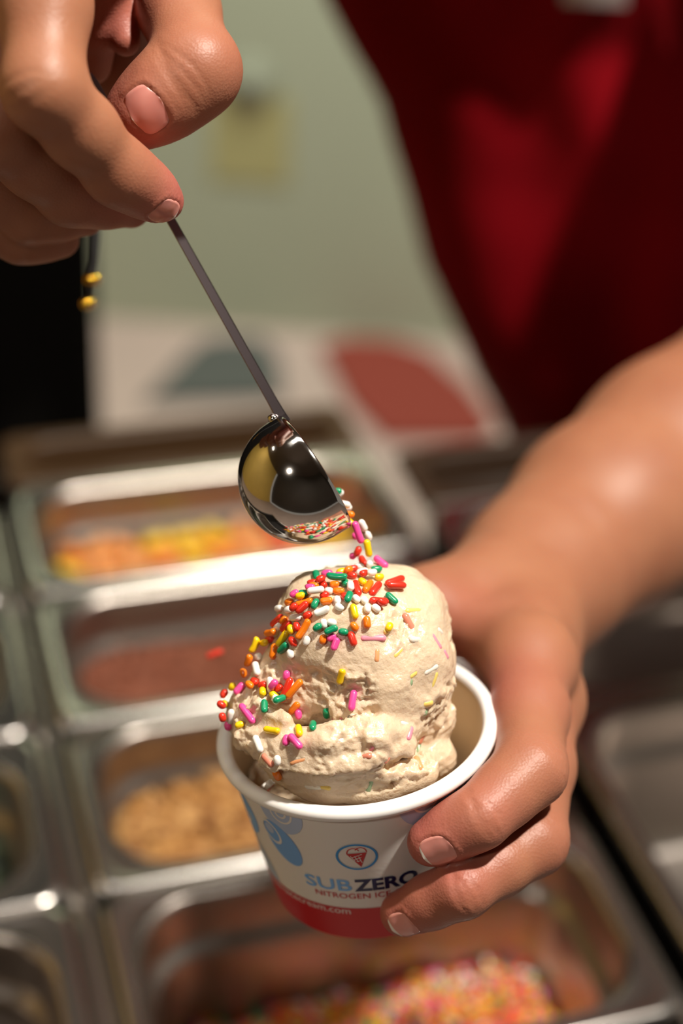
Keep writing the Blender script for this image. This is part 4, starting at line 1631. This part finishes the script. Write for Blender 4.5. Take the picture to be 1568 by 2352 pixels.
elL = P(2060, 800, .80)
elR = P(150, -900, .70)
cf_.chain([shL, (shL + elL) / 2, elL, cfa[4], cfa[3]], [.058, .052, .047, rfa[4] * .985, rfa[3] * .975], .004)
cf_.chain([shR, (shR + elR) / 2, elR, (elR + WR2) / 2, WR2], [.058, .052, .043, .040, .026], .02)
neck = top + np.array([-.02, -.01, .10])
cf_.cone(top, neck + np.array([0, 0, .06]), .06, .052, .03, .03)
hip = tc_[-1][0]
for s in (-1, 1):
    cf_.chain([hip + np.array([s * .085, 0, -.02]), np.array([hip[0] + s * .10, hip[1] - .01, .47]), np.array([hip[0] + s * .105, hip[1] + .02, .08])], [.088, .060, .042], .02)
    cf_.cone(np.array([hip[0] + s * .105, hip[1] + .02, .045]), np.array([hip[0] + s * .12, hip[1] - .14, .035]), .042, .034, .02)
CV, CQ = cf_.mesh()

person_v = np.concatenate([LV, RV, CV])
person_q = np.concatenate([LQ, RQ + len(LV), CQ + len(LV) + len(RV)])
NN = vert_normals(LV, LQ)
if np.mean(np.einsum('ij,ij->i', NN, LV - LV.mean(0))) < 0:
    person_q = person_q[:, ::-1]
person = empty('person', (hip[0], hip[1], 0), 'person in a red shirt pouring sprinkles and holding the paper cup', 'person')
body = np_mesh_obj('body', person_v, person_q, SKIN, person)
# ruddier fingertips and knuckles
ca = body.data.color_attributes.new('ruddy', 'FLOAT_COLOR', 'POINT')
nv_ = len(body.data.vertices)
co = np.empty(nv_ * 3, np.float32)
body.data.vertices.foreach_get('co', co)
co = co.reshape(-1, 3) + np.array(body.matrix_world.translation) * 0
rud = np.zeros(nv_)
pw = np.array(person.location)
cow = co.astype(float)
spots = [(ci[0], .019, .75), (cm[0], .018, .70), (ci[1], .015, .4), (ci[2], .012, .35), (cm[2], .012, .35), (cI[0], .016, .9), (cT[0], .014, .8), (cT[2], .015, .3), (cI[1], .012, .4),
         (PR(1150, 1640, .47, 1)[0], .018, .6), (PR(270, 60, .45, 1)[0], .018, .6), (cM[0], .012, .4), (PR(1060, 1480, .51, 1)[0], .018, .5)]
for c, s, a in spots:
    rud = np.maximum(rud, a * np.exp(-np.sum((cow - c) ** 2, 1) / s ** 2))
colr = np.ones((nv_, 4), np.float32)
colr[:, :3] = rud[:, None]
ca.data.foreach_set('color', colr.ravel())
for (nvv, nff, nmi), lb in zip(NAILS, ('nail with a short pale edge', 'nail with a white free edge', 'pink thumbnail', 'pale nail of the finger on the handle')):
    o = mesh_obj('fingernail', nvv, nff, [NAIL, NAIL_EDGE], body)
    o.data.polygons.foreach_set('material_index', nmi)
    o['label'] = lb

# red shirt: trunk shell with folds, and two sleeves
SHIRT = mat('red_cloth', lin('8c000f'), .85, spec=.15, noise=.15, noise_scale=9, bump=.25, bump_scale=1400)
cen = np.array([t[0] for t in tc_[1:]])
zz = cen[:, 2]
order = np.argsort(zz)
zs = np.linspace(zz.min(), zz.max(), 70)
loops = []
na = 120
for z in zs:
    cx = np.interp(z, zz[order], cen[order, 0])
    cy = np.interp(z, zz[order], cen[order, 1])
    w_ = np.interp(z, zz[order], np.array([t[1] for t in tc_[1:]])[order])
    dp = np.interp(z, zz[order], np.array([t[2] for t in tc_[1:]])[order])
    L = []
    for a in np.linspace(0, 2 * math.pi, na, endpoint=False):
        x, y = math.cos(a), math.sin(a)
        e = (abs(x) ** 2.5 + abs(y) ** 2.5) ** (-1 / 2.5)
        fold = .005 * math.sin(7 * x + 16 * (z - 1.0) + 1.2 * math.sin(9 * z)) + .003 * math.sin(15 * x - 24 * z + 2 * y)
        fold *= max(0, -y) ** .6 if y < 0 else .3
        L.append(np.array([cx + x * e * w_, cy + y * e * (dp + fold), z]))
    loops.append(L)
v, fc = loft(loops)
shirt = mesh_obj('shirt', v, fc, SHIRT, person)
SH_BVH = BVHTree.FromPolygons([tuple(p) for p in v], [tuple(x) for x in fc])


def cloth_patch(name, quad, m, n=8, off=.004):
    """A piece of trim that lies on the front of the shirt."""
    VV_, FF_ = [], []
    for i in range(n + 1):
        for j in range(n + 1):
            a, b_ = i / n, j / n
            x = (quad[0][0] * (1 - a) + quad[1][0] * a) * (1 - b_) + (quad[3][0] * (1 - a) + quad[2][0] * a) * b_
            y = (quad[0][1] * (1 - a) + quad[1][1] * a) * (1 - b_) + (quad[3][1] * (1 - a) + quad[2][1] * a) * b_
            r = ray(x, y)
            h = SH_BVH.ray_cast(Vector(CAM), Vector(r))
            if h[0] is None:
                return
            VV_.append(np.array(h[0]) - r * off)
    for i in range(n):
        for j in range(n):
            k = i * (n + 1) + j
            FF_.append((k, k + n + 1, k + n + 2, k + 1))
    mesh_obj(name, VV_, FF_, m, person)


cloth_patch('chest_print', [(1290, 8), (1440, 14), (1440, -50), (1290, -60)], mat('white_chest_print', lin('d8d0cc'), .7))
cloth_patch('apron_tie', [(1522, 118), (1538, 118), (1548, -60), (1486, -60)], mat('bright_red_tie', lin('d00a2a'), .7))
for sh, el in ((shL, elL), (shR, elR)):
    pts = [sh + (el - sh) * t for t in (-.12, .0, .15, .3, .42, .5)]
    v, fc = tube(pts, [.05, .070, .072, .074, .076, .077], 28, False)
    mesh_obj('sleeve', v, fc, SHIRT, person)
TRO = mat('dark_trousers', lin('15151a'), .8)
for s in (-1, 1):
    v, fc = tube([hip + np.array([s * .085, 0, .10]), hip + np.array([s * .088, 0, -.05]), np.array([hip[0] + s * .10, hip[1] - .01, .47]), np.array([hip[0] + s * .105, hip[1] + .02, .09])], [.100, .102, .078, .065], 26, True)
    mesh_obj('trouser_leg', v, fc, TRO, person)

# braided bracelet with hanging cords and gold beads
CORD = mat('black_cord', lin('0b0a0a'), .6)
GOLD = mat('gold_bead', lin('d0a236'), .12, 1.0)
br = empty('bracelet', WR2, 'thin black cord bracelet with gold beads on its hanging ends', 'bracelet')
wd = norm(cI[-1] - WR2)
bx, by, _ = frame_for(norm((elR - WR2)))
v, fc = tube([WR2 + (elR - WR2) * .12 + (bx * math.cos(t) + by * math.sin(t)) * .031 for t in np.linspace(0, 2 * math.pi, 40)], .0011, 8, False)
mesh_obj('cord_loop', v, fc, CORD, br)
end = WR2 + (elR - WR2) * .12
for k, (pts, beads) in enumerate(((((214, 450), (217, 540), (216, 600), (205, 640), (207, 680)), ((207, 643), (198, 698))),
                                  (((222, 450), (226, 545), (222, 600), (216, 640), (210, 690)), ((219, 641), (208, 694))))):
    dd = .548 + .004 * k
    st_ = [end + (P(pts[0][0], pts[0][1], dd) - end) * t for t in (.0, .5)]
    v, fc = tube(st_ + [P(x, y, dd) for x, y in pts], .0009, 6)
    mesh_obj('cord_end', v, fc, CORD, br)
    for (x, y) in beads:
        c = P(x, y, dd)
        loops = []
        for t in np.linspace(.25, math.pi - .25, 9):
            loops.append([c + UP * (.0021 * math.cos(t)) + .0023 * math.sin(t) * (math.cos(a) * RIGHT + math.sin(a) * FWD) for a in np.linspace(0, 2 * math.pi, 16, endpoint=False)])
        v, fc = loft(loops, True, True)
        mesh_obj('bead', v, fc, GOLD, br)

# ------------------------------------------------------------------ sprinkles in the near pan
eb0, eb1 = rows_b['E']
mc = on_plane(1000, 2290, ZC - .036)


def z_spr(x, y):
    m = math.exp(-(((x - mc[0]) / .017) ** 2 + ((y - mc[1]) / .017) ** 2))
    return -.076 + .040 * m + .004 * math.sin(x * 130) * math.cos(y * 110)


def z_uv(u, w):
    q = GP(MA0 + .027 + u * (MA1 - MA0 - .054), eb0 + .027 + w * (eb1 - eb0 - .054))
    return z_spr(q[0], q[1]) - .003
v, fc = fill_field(MA0, MA1, eb0, eb1, z_uv, ins=.0270, rr=.020)
bed = mesh_obj('sprinkle_bed', v, fc, mat('shaded_sprinkle_mix', lin('5c2c18'), .6, noise=1, noise_scale=400, noise_color=lin('6a5420')))  # dark brown puts the shade between sprinkles into the bed colour
tag(bed, 'deep bed of mixed rainbow sprinkles under the loose ones in the near pan', 'sprinkles', kind='stuff')
VV, FF, MI = [], [], []
keys = list(SCOL)
pv = [capsule_mesh(L, 0) for L in (.0045, .006, .0075)]
def spr_pose(p):
    yaw = random.uniform(0, 6.28)
    return Matrix.Rotation(yaw, 3, 'Z') @ Matrix.Rotation(random.uniform(-.6, .6), 3, 'Y')
for _ in range(2600):
    p = v[random.randrange(len(v))] + np.append(rng.normal(0, .0018, 2), random.uniform(.0005, .003))
    R = spr_pose(p)
    _c = GP((MA0 + MA1) / 2, (eb0 + eb1) / 2)
    p[:2] = _c[:2] + (p[:2] - _c[:2]) * .95
    vv, ff = pv[random.randrange(3)]
    o = len(VV)
    k = keys.index(random.choice('rrrrooooyygggppw'))
    VV += [p + np.array(R @ Vector(q)) for q in vv]
    FF += [[o + i for i in q] for q in ff]
    MI += [k] * len(ff)
om = mesh_obj('sprinkle_mass', VV, FF, [SM[k] for k in keys], bed)
om.data.polygons.foreach_set('material_index', MI)
om['kind'] = 'stuff'
n = 0
while n < 150:
    px, py = random.gauss(1000, 190), random.uniform(2175, 2350)
    q = on_plane(px, py, ZC - .050)
    for _ in range(4):
        q = on_plane(px, py, ZC + z_spr(q[0], q[1]))
    ga, gb = (q[:2] - GO) @ GX[:2], (q[:2] - GO) @ GY[:2]
    if not (MA0 + .030 < ga < MA1 - .030 and eb0 + .030 < gb < eb1 - .030):
        n += .02
        continue
    k = random.choice('rrrooyygppw')
    R = spr_pose(q)
    o = sprinkle_at('sprinkle', q + np.array([0, 0, .0016]), np.array(R @ Vector((1, 0, 0))), random.choice(SVAR[1:4]), k, np.array([0, 0, 1.0]))
    tag(o, '%s sprinkle lying loose on the bed in the near pan' % SCOL[k][0], 'sprinkle', 'loose sprinkles in the near pan')
    n += 1
